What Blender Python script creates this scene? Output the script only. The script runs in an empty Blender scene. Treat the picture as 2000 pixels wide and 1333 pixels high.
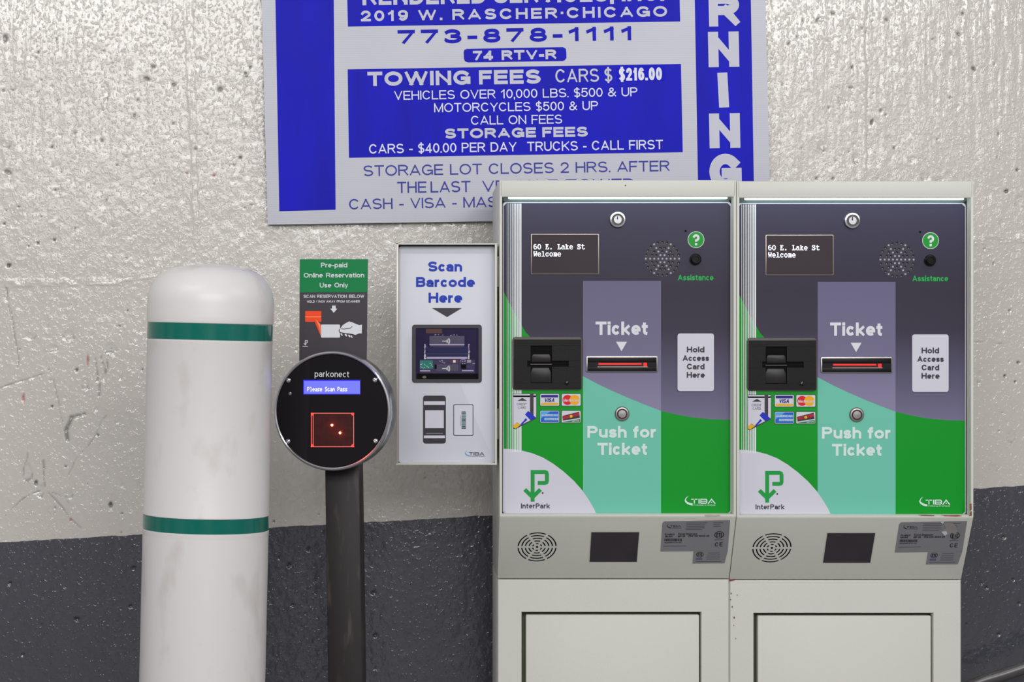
import bpy, bmesh, math, random
import numpy as np
from mathutils import Vector, Matrix
from mathutils.geometry import tessellate_polygon

SC = bpy.context.scene
COL = SC.collection
R = math.radians
random.seed(4)

# ------------------------------------------------------------------ camera, world, light, exposure
FPX, CX, CY, HZ = 4292.0, 812.0, 650.0, 1.065      # focal length in px, principal point, eye height
cam_data = bpy.data.cameras.new('camera')
cam = bpy.data.objects.new('camera', cam_data)
COL.objects.link(cam)
cam.location = (0, 0, HZ)
cam.rotation_euler = (R(90), 0, 0)
cam_data.sensor_width = 36
cam_data.lens = FPX / 2000 * 36
cam_data.shift_x = (1000 - CX) / 2000
cam_data.shift_y = (CY - 666.5) / 2000
cam_data.clip_start = 0.05
SC.camera = cam

world = bpy.data.worlds.new('garage_ambient')
SC.world = world
world.use_nodes = True
_wt = world.node_tree
bg = _wt.nodes['Background']
_wc = _wt.nodes.new('ShaderNodeTexCoord')
_wn = _wt.nodes.new('ShaderNodeTexNoise')
_wn.inputs['Scale'].default_value = 1.9
_wn.inputs['Detail'].default_value = 2.5
_wr = _wt.nodes.new('ShaderNodeValToRGB')
_wr.color_ramp.elements[0].position, _wr.color_ramp.elements[0].color = .36, (.12, .115, .12, 1)
_wr.color_ramp.elements[1].position, _wr.color_ramp.elements[1].color = .66, (.86, .85, .86, 1)
_wt.links.new(_wc.outputs['Generated'], _wn.inputs['Vector'])
_wt.links.new(_wn.outputs['Fac'], _wr.inputs[0])
_wt.links.new(_wr.outputs[0], bg.inputs[0])
bg.inputs[1].default_value = 1.0

def area(name, loc, size, size_y, power, target, color=(1, 1, 1)):
    l = bpy.data.lights.new(name, 'AREA')
    l.shape = 'RECTANGLE'
    l.size, l.size_y, l.energy, l.color = size, size_y, power, color
    o = bpy.data.objects.new(name, l)
    COL.objects.link(o)
    o.location = loc
    o.rotation_euler = (Vector(target) - Vector(loc)).to_track_quat('-Z', 'Y').to_euler()
    return o

area('lamp_or_fill', (-0.98, 2.6, 2.06), 0.9, 0.035, 5, (-0.7, 4.0, 0.9), (1, 0.985, 0.96))
area('lamp_or_fill', (1.22, 2.6, 2.06), 0.8, 0.035, 5, (1.0, 4.0, 0.9), (1, 0.985, 0.96))
area('lamp_or_fill', (0.5, -2.5, 2.9), 5.0, 1.8, 240, (0.2, 4.0, 0.8), (1, 0.985, 0.97))  # added wide soft fill behind the camera to even the light, not a fixture

SC.view_settings.view_transform = 'Standard'
SC.view_settings.look = 'None'
SC.view_settings.exposure = -0.15
SC.view_settings.gamma = 1.0
SC.view_settings.use_curve_mapping = False

# ------------------------------------------------------------------ helpers: colour and materials
def lin(c):
    c = c / 255.0
    return c / 12.92 if c <= 0.04045 else ((c + 0.055) / 1.055) ** 2.4

def rgb(r, g, b, k=1.0):
    return (lin(r) * k, lin(g) * k, lin(b) * k, 1)

def new_mat(name):
    m = bpy.data.materials.new(name)
    m.use_nodes = True
    nt = m.node_tree
    return m, nt, nt.nodes['Principled BSDF']

def mat(name, col, rough=0.5, metal=0.0, spec=0.28, var=0.05, vscale=30, bump=0.0, bscale=400, coat=0.0, stretch=None):
    """procedural paint / plastic / metal: slight mottling plus an optional fine bump"""
    m, nt, b = new_mat(name)
    tc = nt.nodes.new('ShaderNodeTexCoord')
    src = tc.outputs['Object']
    if stretch:
        mp = nt.nodes.new('ShaderNodeMapping')
        mp.inputs['Scale'].default_value = stretch
        nt.links.new(src, mp.inputs[0])
        src = mp.outputs[0]
    n = nt.nodes.new('ShaderNodeTexNoise')
    n.inputs['Scale'].default_value = vscale
    n.inputs['Detail'].default_value = 4
    nt.links.new(src, n.inputs['Vector'])
    mx = nt.nodes.new('ShaderNodeMix')
    mx.data_type = 'RGBA'
    mx.inputs[6].default_value = [c * (1 - var) for c in col[:3]] + [1]
    mx.inputs[7].default_value = [min(1, c * (1 + var)) for c in col[:3]] + [1]
    nt.links.new(n.outputs['Fac'], mx.inputs[0])
    nt.links.new(mx.outputs[2], b.inputs['Base Color'])
    b.inputs['Roughness'].default_value = rough
    b.inputs['Metallic'].default_value = metal
    b.inputs['Specular IOR Level'].default_value = spec
    b.inputs['Coat Weight'].default_value = coat
    b.inputs['Coat Roughness'].default_value = 0.05
    if bump:
        n2 = nt.nodes.new('ShaderNodeTexNoise')
        n2.inputs['Scale'].default_value = bscale
        nt.links.new(tc.outputs['Object'], n2.inputs['Vector'])
        bp = nt.nodes.new('ShaderNodeBump')
        bp.inputs['Strength'].default_value = bump
        bp.inputs['Distance'].default_value = 0.001
        nt.links.new(n2.outputs['Fac'], bp.inputs['Height'])
        nt.links.new(bp.outputs[0], b.inputs['Normal'])
    return m

def emit(name, col, strength):
    m, nt, b = new_mat(name)
    b.inputs['Base Color'].default_value = col
    b.inputs['Emission Color'].default_value = col
    b.inputs['Emission Strength'].default_value = strength
    n = nt.nodes.new('ShaderNodeTexNoise')
    n.inputs['Scale'].default_value = 60
    mr = nt.nodes.new('ShaderNodeMapRange')
    mr.inputs[3].default_value = strength * 0.9
    mr.inputs[4].default_value = strength * 1.1
    nt.links.new(n.outputs['Fac'], mr.inputs[0])
    nt.links.new(mr.outputs[0], b.inputs['Emission Strength'])
    return m

def gradient(name, stops, z0, z1, rough=0.3):
    """printed vertical blend between inks over local heights z0 (bottom) to z1 (top)"""
    m, nt, b = new_mat(name)
    tc = nt.nodes.new('ShaderNodeTexCoord')
    sp = nt.nodes.new('ShaderNodeSeparateXYZ')
    mr = nt.nodes.new('ShaderNodeMapRange')
    mr.inputs[1].default_value, mr.inputs[2].default_value = z0, z1
    rp = nt.nodes.new('ShaderNodeValToRGB')
    e = rp.color_ramp.elements
    e[0].position, e[0].color = stops[0]
    e[1].position, e[1].color = stops[-1]
    for p, c in stops[1:-1]:
        x = e.new(p)
        x.color = c
    nt.links.new(tc.outputs['Object'], sp.inputs[0])
    nt.links.new(sp.outputs[2], mr.inputs[0])
    nt.links.new(mr.outputs[0], rp.inputs[0])
    nt.links.new(rp.outputs[0], b.inputs['Base Color'])
    b.inputs['Roughness'].default_value = rough
    b.inputs['Specular IOR Level'].default_value = .3
    return m

# ------------------------------------------------------------------ helpers: geometry
def px3(px, py, Y):
    """the point of the place seen at photo pixel (px, py), at distance Y from the camera plane"""
    return Vector(((px - CX) / FPX * Y, Y, HZ + (CY - py) / FPX * Y))

class M:
    """collects shapes and links them as ONE mesh object"""
    def __init__(s):
        s.v, s.f, s.m, s.mats = [], [], [], []
    def mi(s, mt):
        if mt not in s.mats:
            s.mats.append(mt)
        return s.mats.index(mt)
    def add(s, verts, faces, mt):
        o = len(s.v)
        s.v += [Vector(v) for v in verts]
        k = s.mi(mt)
        for f in faces:
            s.f.append([i + o for i in f])
            s.m.append(k)
        return s
    def bm(s, b, mt, M4=None):
        b.verts.index_update()
        vs = [(M4 @ v.co if M4 else v.co.copy()) for v in b.verts]
        s.add(vs, [[v.index for v in f.verts] for f in b.faces], mt)
        b.free()
        return s
    def box(s, a, c, mt, bev=0.0, seg=2, M4=None):
        b = bmesh.new()
        bmesh.ops.create_cube(b, size=1)
        for v in b.verts:
            v.co = Vector([a[i] + (v.co[i] + 0.5) * (c[i] - a[i]) for i in range(3)])
        if bev:
            bmesh.ops.bevel(b, geom=b.edges[:], offset=bev, segments=seg, affect='EDGES', profile=0.5)
        return s.bm(b, mt, M4)
    def prism(s, outline, y0, y1, mt, ch=0.0, M4=None, seg=2):
        """(x, z) outline pulled along Y from front y0 to back y1, front edge rounded by ch"""
        b = bmesh.new()
        vs = [b.verts.new((p[0], y0, p[1])) for p in outline]
        f = b.faces.new(vs)
        r = bmesh.ops.extrude_face_region(b, geom=[f])
        nv = [g for g in r['geom'] if isinstance(g, bmesh.types.BMVert)]
        for v in nv:
            v.co.y = y1
        bmesh.ops.recalc_face_normals(b, faces=b.faces[:])
        if ch:
            ed = [e for e in b.edges if abs(e.verts[0].co.y - y0) < 1e-7 and abs(e.verts[1].co.y - y0) < 1e-7]
            bmesh.ops.bevel(b, geom=ed, offset=ch, segments=seg, affect='EDGES', profile=0.5)
        return s.bm(b, mt, M4)
    def profile_x(s, yz, x0, x1, mt, bev=0.0):
        """(y, z) side profile pulled along X"""
        b = bmesh.new()
        vs = [b.verts.new((x0, p[0], p[1])) for p in yz]
        f = b.faces.new(vs)
        r = bmesh.ops.extrude_face_region(b, geom=[f])
        for g in r['geom']:
            if isinstance(g, bmesh.types.BMVert):
                g.co.x = x1
        bmesh.ops.recalc_face_normals(b, faces=b.faces[:])
        if bev:
            bmesh.ops.bevel(b, geom=b.edges[:], offset=bev, segments=2, affect='EDGES', profile=0.5)
        return s.bm(b, mt)
    def lathe(s, prof, mt, n=64, M4=None):
        """(r, h) profile turned about local Z"""
        vs, fs = [], []
        for (r, h) in prof:
            for k in range(n):
                a = 2 * math.pi * k / n
                p = Vector((r * math.cos(a), r * math.sin(a), h))
                vs.append(M4 @ p if M4 else p)
        for i in range(len(prof) - 1):
            for k in range(n):
                fs.append([i * n + k, i * n + (k + 1) % n, (i + 1) * n + (k + 1) % n, (i + 1) * n + k])
        if prof[0][0] > 1e-6:
            fs.append(list(range(n))[::-1])
        if prof[-1][0] > 1e-6:
            fs.append([(len(prof) - 1) * n + k for k in range(n)])
        return s.add(vs, fs, mt)
    def tube(s, pts, r, mt, n=20):
        pts = [Vector(p) for p in pts]
        vs, fs = [], []
        up = Vector((0, 1, 0.13)).normalized()
        for i, p in enumerate(pts):
            t = (pts[min(i + 1, len(pts) - 1)] - pts[max(i - 1, 0)]).normalized()
            e1 = t.cross(up).normalized()
            e2 = t.cross(e1)
            for k in range(n):
                a = 2 * math.pi * k / n
                vs.append(p + (e1 * math.cos(a) + e2 * math.sin(a)) * r)
        for i in range(len(pts) - 1):
            for k in range(n):
                fs.append([i * n + k, i * n + (k + 1) % n, (i + 1) * n + (k + 1) % n, (i + 1) * n + k])
        fs.append(list(range(n)))
        fs.append([(len(pts) - 1) * n + k for k in range(n)])
        return s.add(vs, fs, mt)
    def build(s, name, parent=None, L=(0, 0, 0), smooth=30, label=None):
        L = Vector(L)
        me = bpy.data.meshes.new(name)
        me.from_pydata([v - L for v in s.v], [], s.f)
        for mt in s.mats:
            me.materials.append(mt)
        me.polygons.foreach_set('material_index', s.m)
        b = bmesh.new()
        b.from_mesh(me)
        bmesh.ops.recalc_face_normals(b, faces=b.faces[:])
        if smooth:
            for f in b.faces:
                f.smooth = True
            for e in b.edges:
                if len(e.link_faces) == 2 and e.calc_face_angle(0) > R(smooth):
                    e.smooth = False
        b.to_mesh(me)
        b.free()
        o = bpy.data.objects.new(name, me)
        COL.objects.link(o)
        if parent:
            o.parent = parent
        if label:
            o['label'] = label
        return o

def rrect(x0, z0, x1, z1, r, n=6):
    out = []
    for cx, cz, a0 in ((x1 - r, z1 - r, 0), (x0 + r, z1 - r, 90), (x0 + r, z0 + r, 180), (x1 - r, z0 + r, 270)):
        for k in range(n + 1):
            a = R(a0 + 90 * k / n)
            out.append((cx + r * math.cos(a), cz + r * math.sin(a)))
    return out

def thing(name, label, cat, loc, group=None):
    o = bpy.data.objects.new(name, None)
    COL.objects.link(o)
    o.empty_display_size = 0.1
    o.location = loc
    tag(o, label, cat, group)
    return o

def tag(o, label, cat, group=None):
    o['label'] = label
    o['category'] = cat
    if group:
        o['group'] = group

def structure(o, label=None):
    o['kind'] = 'structure'
    if label:
        o['label'] = label

# ------------------------------------------------------------------ stroke lettering
def arc(cx, cy, rx, ry, a0, a1):
    n = max(3, int(abs(a1 - a0) / 11))
    return [(cx + rx * math.cos(R(a0 + (a1 - a0) * k / n)), cy + ry * math.sin(R(a0 + (a1 - a0) * k / n))) for k in range(n + 1)]

def P(*items):
    out = []
    for it in items:
        out += it if isinstance(it, list) else [it]
    return out

ST = P((0, 0), (0, 1))
OO = arc(.5, .5, .5, .5, 0, 360)
SS = P(arc(.5, .75, .47, .25, 40, 270), arc(.5, .25, .5, .25, 90, -140))
GL = {
 'A': (.98, [[(0, 0), (.5, 1)], [(.5, 1), (1, 0)], [(.27, .28), (.73, .28)]]),
 'B': (.86, [ST, P((0, 1), (.55, 1), arc(.6, .76, .36, .24, 90, -90), (0, .52)), P((0, .52), (.55, .52), arc(.62, .26, .38, .26, 90, -90), (0, 0))]),
 'C': (.95, [arc(.5, .5, .5, .5, 44, 316)]),
 'D': (.92, [ST, P((0, 1), (.4, 1), arc(.45, .5, .55, .5, 90, -90), (0, 0))]),
 'E': (.8, [ST, [(0, 1), (1, 1)], [(0, .51), (.92, .51)], [(0, 0), (1, 0)]]),
 'F': (.75, [ST, [(0, 1), (1, 1)], [(0, .5), (.88, .5)]]),
 'G': (.99, [arc(.5, .5, .5, .5, 44, 316), [(.56, .44), (1, .44)], [(1, .44), (1, .06)]]),
 'H': (.88, [ST, [(1, 0), (1, 1)], [(0, .52), (1, .52)]]),
 'I': (0, [ST]),
 'J': (.65, [P((1, 1), (1, .3), arc(.5, .3, .5, .3, 0, -180))]),
 'K': (.9, [ST, [(0, .36), (1, 1)], [(.33, .58), (1, 0)]]),
 'L': (.74, [ST, [(0, 0), (1, 0)]]),
 'M': (1.06, [ST, [(1, 0), (1, 1)], [(0, 1), (.5, 0)], [(.5, 0), (1, 1)]]),
 'N': (.9, [ST, [(1, 0), (1, 1)], [(0, 1), (1, 0)]]),
 'O': (1.04, [OO]),
 'P': (.83, [ST, P((0, 1), (.55, 1), arc(.58, .74, .42, .26, 90, -90), (0, .48))]),
 'R': (.9, [ST, P((0, 1), (.5, 1), arc(.55, .75, .41, .25, 90, -90), (0, .5)), [(.55, .5), (1, 0)]]),
 'S': (.87, [SS]),
 'T': (.86, [[(0, 1), (1, 1)], [(.5, 1), (.5, 0)]]),
 'U': (.88, [P((0, 1), (0, .36), arc(.5, .36, .5, .36, 180, 360), (1, 1))]),
 'V': (.94, [[(0, 1), (.5, 0)], [(.5, 0), (1, 1)]]),
 'W': (1.36, [[(0, 1), (.25, 0)], [(.25, 0), (.5, 1)], [(.5, 1), (.75, 0)], [(.75, 0), (1, 1)]]),
 'X': (.92, [[(0, 1), (1, 0)], [(0, 0), (1, 1)]]),
 'Y': (.92, [[(0, 1), (.5, .42)], [(1, 1), (.5, .42)], [(.5, .5), (.5, 0)]]),
 'Z': (.8, [[(0, 1), (1, 1)], [(1, 1), (0, 0)], [(0, 0), (1, 0)]]),
 '0': (.74, [OO]),
 '1': (.5, [[(.8, 0), (.8, 1)], [(.8, 1), (0, .74)]]),
 '2': (.74, [P(arc(.5, .7, .48, .3, 165, -30), (.02, 0)), [(0, 0), (1, 0)]]),
 '3': (.74, [arc(.46, .755, .46, .245, 150, -90), arc(.46, .255, .54, .255, 90, -155)]),
 '4': (.78, [[(.74, 0), (.74, 1)], [(.74, 1), (0, .28)], [(0, .24), (1, .24)]]),
 '5': (.74, [[(.94, 1), (.14, 1)], [(.14, 1), (.06, .5)], arc(.47, .33, .53, .33, 140, -155)]),
 '6': (.74, [arc(.5, .31, .5, .31, 0, 360), P(arc(.55, .6, .42, .4, 48, 90), arc(.55, .5, .55, .5, 90, 205))]),
 '7': (.74, [[(0, 1), (1, 1)], [(1, 1), (.34, 0)]]),
 '8': (.74, [arc(.5, .75, .42, .25, 0, 360), arc(.5, .26, .5, .26, 0, 360)]),
 '9': (.74, [arc(.5, .69, .5, .31, 0, 360), P(arc(.45, .4, .42, .4, 228, 270), arc(.45, .5, .55, .5, 270, 385))]),
 '$': (.74, [SS, [(.5, -.12), (.5, 1.12)]]),
 '&': (.95, [P((1, 0), (.2, .7), arc(.42, .8, .23, .2, 200, -30), (.14, .42), arc(.37, .24, .37, .24, 140, 300), (.95, .48))]),
 '.': (0, ['dot0']), ',': (0, ['dot0', [(.5, .0), (.2, -.18)]]), ':': (0, ['dot0', 'dot6']), '*': (0, ['dot5']),
 '-': (.42, [[(0, .36), (1, .36)]]),
 '/': (.4, [[(0, 0), (1, 1)]]),
 '?': (.66, [P(arc(.5, .72, .5, .28, 150, -45), (.5, .44), (.5, .4)), 'dotm']),
 # small letters: y 1 = top of x, 2 = ascender, -1 = descender
 'a': (.68, [[(.97, 0), (.97, .6)], arc(.48, .63, .49, .37, 0, 138), P((.9, .58), (.45, .58), arc(.4, .29, .4, .29, 100, 270), (.6, 0), (.97, .22))]),
 'b': (.75, [[(0, 0), (0, 2)], OO]),
 'c': (.66, [arc(.5, .5, .5, .5, 58, 302)]),
 'd': (.75, [[(1, 0), (1, 2)], OO]),
 'e': (.73, [[(.03, .48), (.97, .48)], arc(.5, .5, .5, .5, 0, 292)]),
 'f': (.46, [P((.42, 0), (.42, 1.5), arc(.95, 1.5, .53, .5, 180, 95)), [(0, 1), (.95, 1)]]),
 'g': (.75, [OO, P((1, 1), (1, -.4), arc(.5, -.4, .5, .6, 0, -155))]),
 'h': (.7, [[(0, 0), (0, 2)], P(arc(.5, .6, .5, .4, 180, 0), (1, 0))]),
 'i': (0, [ST, 'doti']),
 'k': (.7, [[(0, 0), (0, 2)], [(0, .3), (.95, 1)], [(.3, .55), (1, 0)]]),
 'l': (0, [[(0, 0), (0, 2)]]),
 'm': (1.12, [ST, P(arc(.25, .62, .25, .38, 180, 0), (.5, 0)), P(arc(.75, .62, .25, .38, 180, 0), (1, 0))]),
 'n': (.7, [ST, P(arc(.5, .6, .5, .4, 180, 0), (1, 0))]),
 'o': (.76, [OO]),
 'p': (.75, [[(0, -1), (0, 1)], OO]),
 'r': (.47, [ST, arc(.85, .45, .85, .55, 180, 92)]),
 's': (.63, [SS]),
 't': (.47, [P((.38, 1.7), (.38, .35), arc(.85, .35, .47, .35, 180, 272)), [(0, 1), (1, 1)]]),
 'u': (.7, [[(1, 0), (1, 1)], P((0, 1), (0, .4), arc(.5, .4, .5, .4, 180, 360))]),
 'v': (.72, [[(0, 1), (.5, 0)], [(.5, 0), (1, 1)]]),
 'w': (1.1, [[(0, 1), (.25, 0)], [(.25, 0), (.5, 1)], [(.5, 1), (.75, 0)], [(.75, 0), (1, 1)]]),
 'y': (.72, [[(0, 1), (.5, 0)], [(1, 1), (.28, -1)]]),
}
LOW = set('abcdefghiklmnoprstuvwy')

def stroke_strip(pts, w):
    """polyline -> quads of width w with square ends"""
    pts = [Vector(p) for p in pts]
    q = [pts[0]]
    for p in pts[1:]:
        if (p - q[-1]).length > 1e-5:
            q.append(p)
    closed = (q[0] - q[-1]).length < 1e-4 and len(q) > 4
    if closed:
        q = q[:-1]
    elif len(q) > 1:
        q[0] = q[0] - (q[1] - q[0]).normalized() * w / 2
        q[-1] = q[-1] + (q[-1] - q[-2]).normalized() * w / 2
    n = len(q)
    Ls, Rs = [], []
    for i in range(n):
        a = q[i - 1] if (i > 0 or closed) else None
        c = q[(i + 1) % n] if (i < n - 1 or closed) else None
        d1 = (q[i] - a).normalized() if a is not None else None
        d2 = (c - q[i]).normalized() if c is not None else None
        d1 = d1 if d1 is not None else d2
        d2 = d2 if d2 is not None else d1
        t = d1 + d2
        t = t.normalized() if t.length > 1e-6 else d1
        nn = Vector((-t.y, t.x))
        k = min(1.5, 1 / max(0.3, nn.dot(Vector((-d1.y, d1.x)))))
        Ls.append(q[i] + nn * w / 2 * k)
        Rs.append(q[i] - nn * w / 2 * k)
    rng = range(n if closed else n - 1)
    return [[Ls[i], Rs[i], Rs[(i + 1) % n], Ls[(i + 1) % n]] for i in rng]

def layout(s, width, wt, gap=.12, space=.5, xh=.74, slant=0.0):
    """polygons of a line in units of cap height; glyph widths solved so that the line is `width` wide"""
    tot, fix = 0.0, 0.0
    for i, ch in enumerate(s):
        if ch == ' ':
            tot += space
        else:
            wd = GL[ch][0]
            if wd == 0:
                fix += wt
            else:
                tot += wd
        if i < len(s) - 1 and ch != ' ' and s[i + 1] != ' ':
            tot += gap
    k = (width - fix) / max(tot, .01)
    x, polys, lifts, ns = 0.0, [], [], 0
    for i, ch in enumerate(s):
        if ch == ' ':
            x += space * k
            continue
        wd, strokes = GL[ch]
        W = max(wt, wd * k)
        low = ch in LOW
        ylo, yhi = ((-.28, 1.0) if low else (0.0, 1.0))
        if ch in '$,':
            ylo, yhi = -.3, 1.3
        def my(y):
            if not low:
                return wt / 2 + y * (1 - wt)
            if y > 1:
                return (xh - wt / 2) + (y - 1) * (1 - xh)
            if y < 0:
                return wt / 2 + y * .28
            return wt / 2 + y * (xh - wt)
        for st in strokes:
            ns += 1
            if isinstance(st, str):
                cx, cy = x + wt / 2, {'dot0': wt / 2, 'dot6': .55, 'dot5': .5, 'doti': 1 - wt / 2, 'dotm': wt / 2}[st]
                if st == 'dotm':
                    cx = x + W / 2
                h = wt * .52
                polys.append([Vector((cx - h, cy - h)), Vector((cx + h, cy - h)), Vector((cx + h, cy + h)), Vector((cx - h, cy + h))])
                lifts.append(ns % 4)
                continue
            pts = [(x + wt / 2 + p[0] * (W - wt), my(p[1])) for p in st]
            if ch == 'i':
                pts = [(p[0], min(p[1], xh - wt / 2)) for p in pts]
            for qi, qd in enumerate(stroke_strip(pts, wt)):
                polys.append([Vector((min(max(v.x, x), x + W), min(max(v.y, ylo), yhi))) for v in qd])
                lifts.append(ns % 4 + .25 * (qi % 3))
        x += W
        if i < len(s) - 1 and s[i + 1] != ' ':
            x += gap * k
    if slant:
        polys = [[Vector((v.x + slant * v.y, v.y)) for v in p] for p in polys]
    return list(zip(polys, lifts))

class G:
    """flat prints on one plane of the place: shapes given by photo pixels, laid in thin layers"""
    def __init__(s, O, N, L):
        s.O, s.N, s.L = Vector(O), Vector(N).normalized(), Vector(L)
        s.e1 = Vector((0, 0, 1)).cross(s.N).normalized()
        if s.e1.x < 0:
            s.e1 = -s.e1
        s.e2 = s.N.cross(s.e1)
        if s.e2.z < 0:
            s.e2 = -s.e2
        s.m = M()
        s.k = 1.0 / FPX * s.O.y
    def new(s):
        g = G.__new__(G)
        g.__dict__.update(s.__dict__)
        g.m = M()
        return g
    def pt(s, px, py):
        d = Vector(((px - CX) / FPX, 1, (CY - py) / FPX))
        c = Vector((0, 0, HZ))
        t = (s.O - c).dot(s.N) / d.dot(s.N)
        return c + d * t
    def off(s, layer):
        return s.N * (0.00018 * layer)
    def face(s, pts3, mt, layer):
        pts3 = [p + s.off(layer) for p in pts3]
        if len(pts3) <= 4:
            s.m.add(pts3, [list(range(len(pts3)))], mt)
        else:
            s.m.add(pts3, [list(t) for t in tessellate_polygon([pts3])], mt)
        return s
    def poly(s, pts, mt, layer=1):
        return s.face([s.pt(*p) for p in pts], mt, layer)
    def rect(s, x0, y0, x1, y1, mt, layer=1, r=0):
        if not r:
            return s.poly([(x0, y0), (x1, y0), (x1, y1), (x0, y1)], mt, layer)
        return s.poly(rrect(x0, y0, x1, y1, r, 4), mt, layer)
    def disc(s, px, py, rp, mt, layer=1, ry=None, n=40, a0=0, a1=360, inner=0):
        c = s.pt(px, py)
        r, q, k = rp * s.k, (ry or rp) * s.k, inner * s.k
        ks = [R(a0 + (a1 - a0) * i / n) for i in range(n + 1)]
        out = [c + s.e1 * (r * math.cos(a)) + s.e2 * (q * math.sin(a)) for a in ks]
        if inner:
            inn = [c + s.e1 * (k * math.cos(a)) + s.e2 * (k * q / r * math.sin(a)) for a in ks]
            for i in range(n):
                s.face([out[i], out[i + 1], inn[i + 1], inn[i]], mt, layer)
            return s
        if abs(a1 - a0) >= 360:
            out = out[:-1]
        return s.face(out, mt, layer)
    def line(s, pts, wpx, mt, layer=1):
        c = s.pt(*pts[0])
        p2 = [((s.pt(*p) - c).dot(s.e1), (s.pt(*p) - c).dot(s.e2)) for p in pts]
        for qi, qd in enumerate(stroke_strip(p2, wpx * s.k)):
            s.face([c + s.e1 * v.x + s.e2 * v.y for v in qd], mt, layer + .15 * (qi % 3))
        return s
    def text(s, t, x0, y0, x1, y1, cap, mt, layer=2, wt=.18, **kw):
        """line of writing: baseline from pixel (x0,y0) to (x1,y1), capitals `cap` pixels tall"""
        p0, p1 = s.pt(x0, y0), s.pt(x1, y1)
        d = p1 - p0
        h = (s.pt((x0 + x1) / 2, (y0 + y1) / 2 - cap) - s.pt((x0 + x1) / 2, (y0 + y1) / 2)).length
        e1 = d.normalized()
        e2 = (s.e2 - e1 * s.e2.dot(e1)).normalized()
        for q, lift in layout(t, d.length / h, wt, **kw):
            s.face([p0 + e1 * (v.x * h) + e2 * (v.y * h) for v in q], mt, layer + .22 * lift)
        return s
    def bitmap(s, rows, x0, y0, cw, ch, mt, layer=2, fill=1.0):
        for j, row in enumerate(rows):
            for i, c in enumerate(row):
                if c == '#':
                    s.rect(x0 + i * cw, y0 + j * ch, x0 + (i + fill) * cw, y0 + (j + fill) * ch, mt, layer)
        return s
    def build(s, name, parent, label=None):
        o = s.m.build(name, parent, s.L, smooth=0, label=label)
        s.m = M()
        return o

# ------------------------------------------------------------------ materials
cream = mat('cream_powder_coat', rgb(206, 207, 200), .42, var=.02, vscale=8, bump=.25, bscale=900)
cream_in = mat('cream_inner', rgb(190, 191, 184), .5, var=.02)
gap_dark = mat('dark_gap_shade', rgb(52, 44, 44), .7, var=.1)
chrome = mat('chrome', rgb(205, 208, 212), .16, 1.0, var=.04)
steel = mat('brushed_steel', rgb(150, 148, 146), .32, 1.0, var=.08, vscale=60)
black_plastic = mat('black_plastic', rgb(18, 16, 19), .4, spec=.18, var=.08, bump=.15, bscale=1200)
black_rim = mat('worn_black_rim', rgb(84, 76, 78), .4, var=.2, vscale=60)
black_deep = mat('black_recess', rgb(7, 7, 9), .6, spec=.08)
ink_black = mat('black_ink', rgb(48, 44, 52), .45)
ink_dark = mat('charcoal_ink', rgb(58, 52, 60), .45)
white_ink = mat('white_ink', rgb(214, 216, 224), .4)
pale_ink = mat('pale_ink', rgb(206, 226, 222), .4)
violet_dark = gradient('dark_violet_print', [(0, rgb(116, 112, 142)), (.16, rgb(94, 90, 116)), (.42, rgb(56, 51, 68)), (.6, rgb(48, 43, 60)), (1, rgb(48, 47, 74))], .915, 1.285, .22)
violet_mid = gradient('violet_print', [(0, rgb(132, 127, 158)), (.45, rgb(110, 105, 136)), (1, rgb(98, 94, 126))], .94, 1.15, .28)
green_p = mat('green_print', rgb(0, 146, 36), .24, spec=.3, var=.04, vscale=4)
mint_p = mat('mint_print', rgb(106, 190, 168), .3, var=.02, vscale=4)
lav_p = mat('lavender_white_print', rgb(203, 203, 216), .3, var=.02, vscale=4)
stripe_w = mat('stripe_white', rgb(222, 226, 232), .3)
green_ink = mat('bright_green_ink', rgb(16, 168, 74), .35)
logo_green = mat('logo_green_ink', rgb(18, 150, 62), .35)
blue_ink = mat('strong_blue_ink', rgb(0, 48, 174), .35)
visa_blue = mat('deep_blue_ink', rgb(30, 26, 128), .35)
visa_gold = mat('gold_ink', rgb(222, 172, 20), .35)
red_ink = mat('red_ink', rgb(214, 16, 34), .35)
amber_ink = mat('amber_ink', rgb(234, 168, 10), .35)
sky_ink = mat('sky_blue_ink', rgb(78, 160, 222), .35)
azure_ink = mat('azure_ink', rgb(20, 92, 196), .35)
royal_ink = mat('royal_blue_ink', rgb(16, 40, 190), .35)
dgreen_ink = mat('dark_green_ink', rgb(24, 112, 66), .35)
orange_ink = mat('orange_red_ink', rgb(244, 74, 34), .35)
orange_pale = mat('pale_orange_ink', rgb(252, 138, 86), .35)
teal_bar = mat('grey_teal_ink', rgb(62, 96, 94), .4)
label_grey = mat('grey_foil_label', rgb(130, 130, 136), .4, var=.05, vscale=40)
glass_screen = mat('smoked_screen', rgb(62, 54, 59), .07, var=.1, vscale=12)
lcd_white = emit('screen_letters', rgb(232, 236, 255), 1.15)
red_glow = emit('red_slot_light', (1, .004, .004, 1), .32)
led_strip = emit('cool_led_strip', (.82, .98, 1, 1), 4.5)
edge_dark = mat('strip_holder', rgb(120, 136, 130), .4)
rust = mat('rust_chip', rgb(128, 84, 70), .8, var=.3, vscale=200)

# ------------------------------------------------------------------ the wall: painted rough concrete, slightly turned to the view
SL = 0.05
ANG = math.atan(SL)
WN = Vector((math.sin(ANG), -math.cos(ANG), 0))
WO = Vector((0, 4.10, 0))
def wpt(px, py, lift=0.0):
    d = Vector(((px - CX) / FPX, 1, (CY - py) / FPX))
    c = Vector((0, 0, HZ))
    return c + d * ((WO + WN * lift - c).dot(WN) / d.dot(WN))

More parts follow.
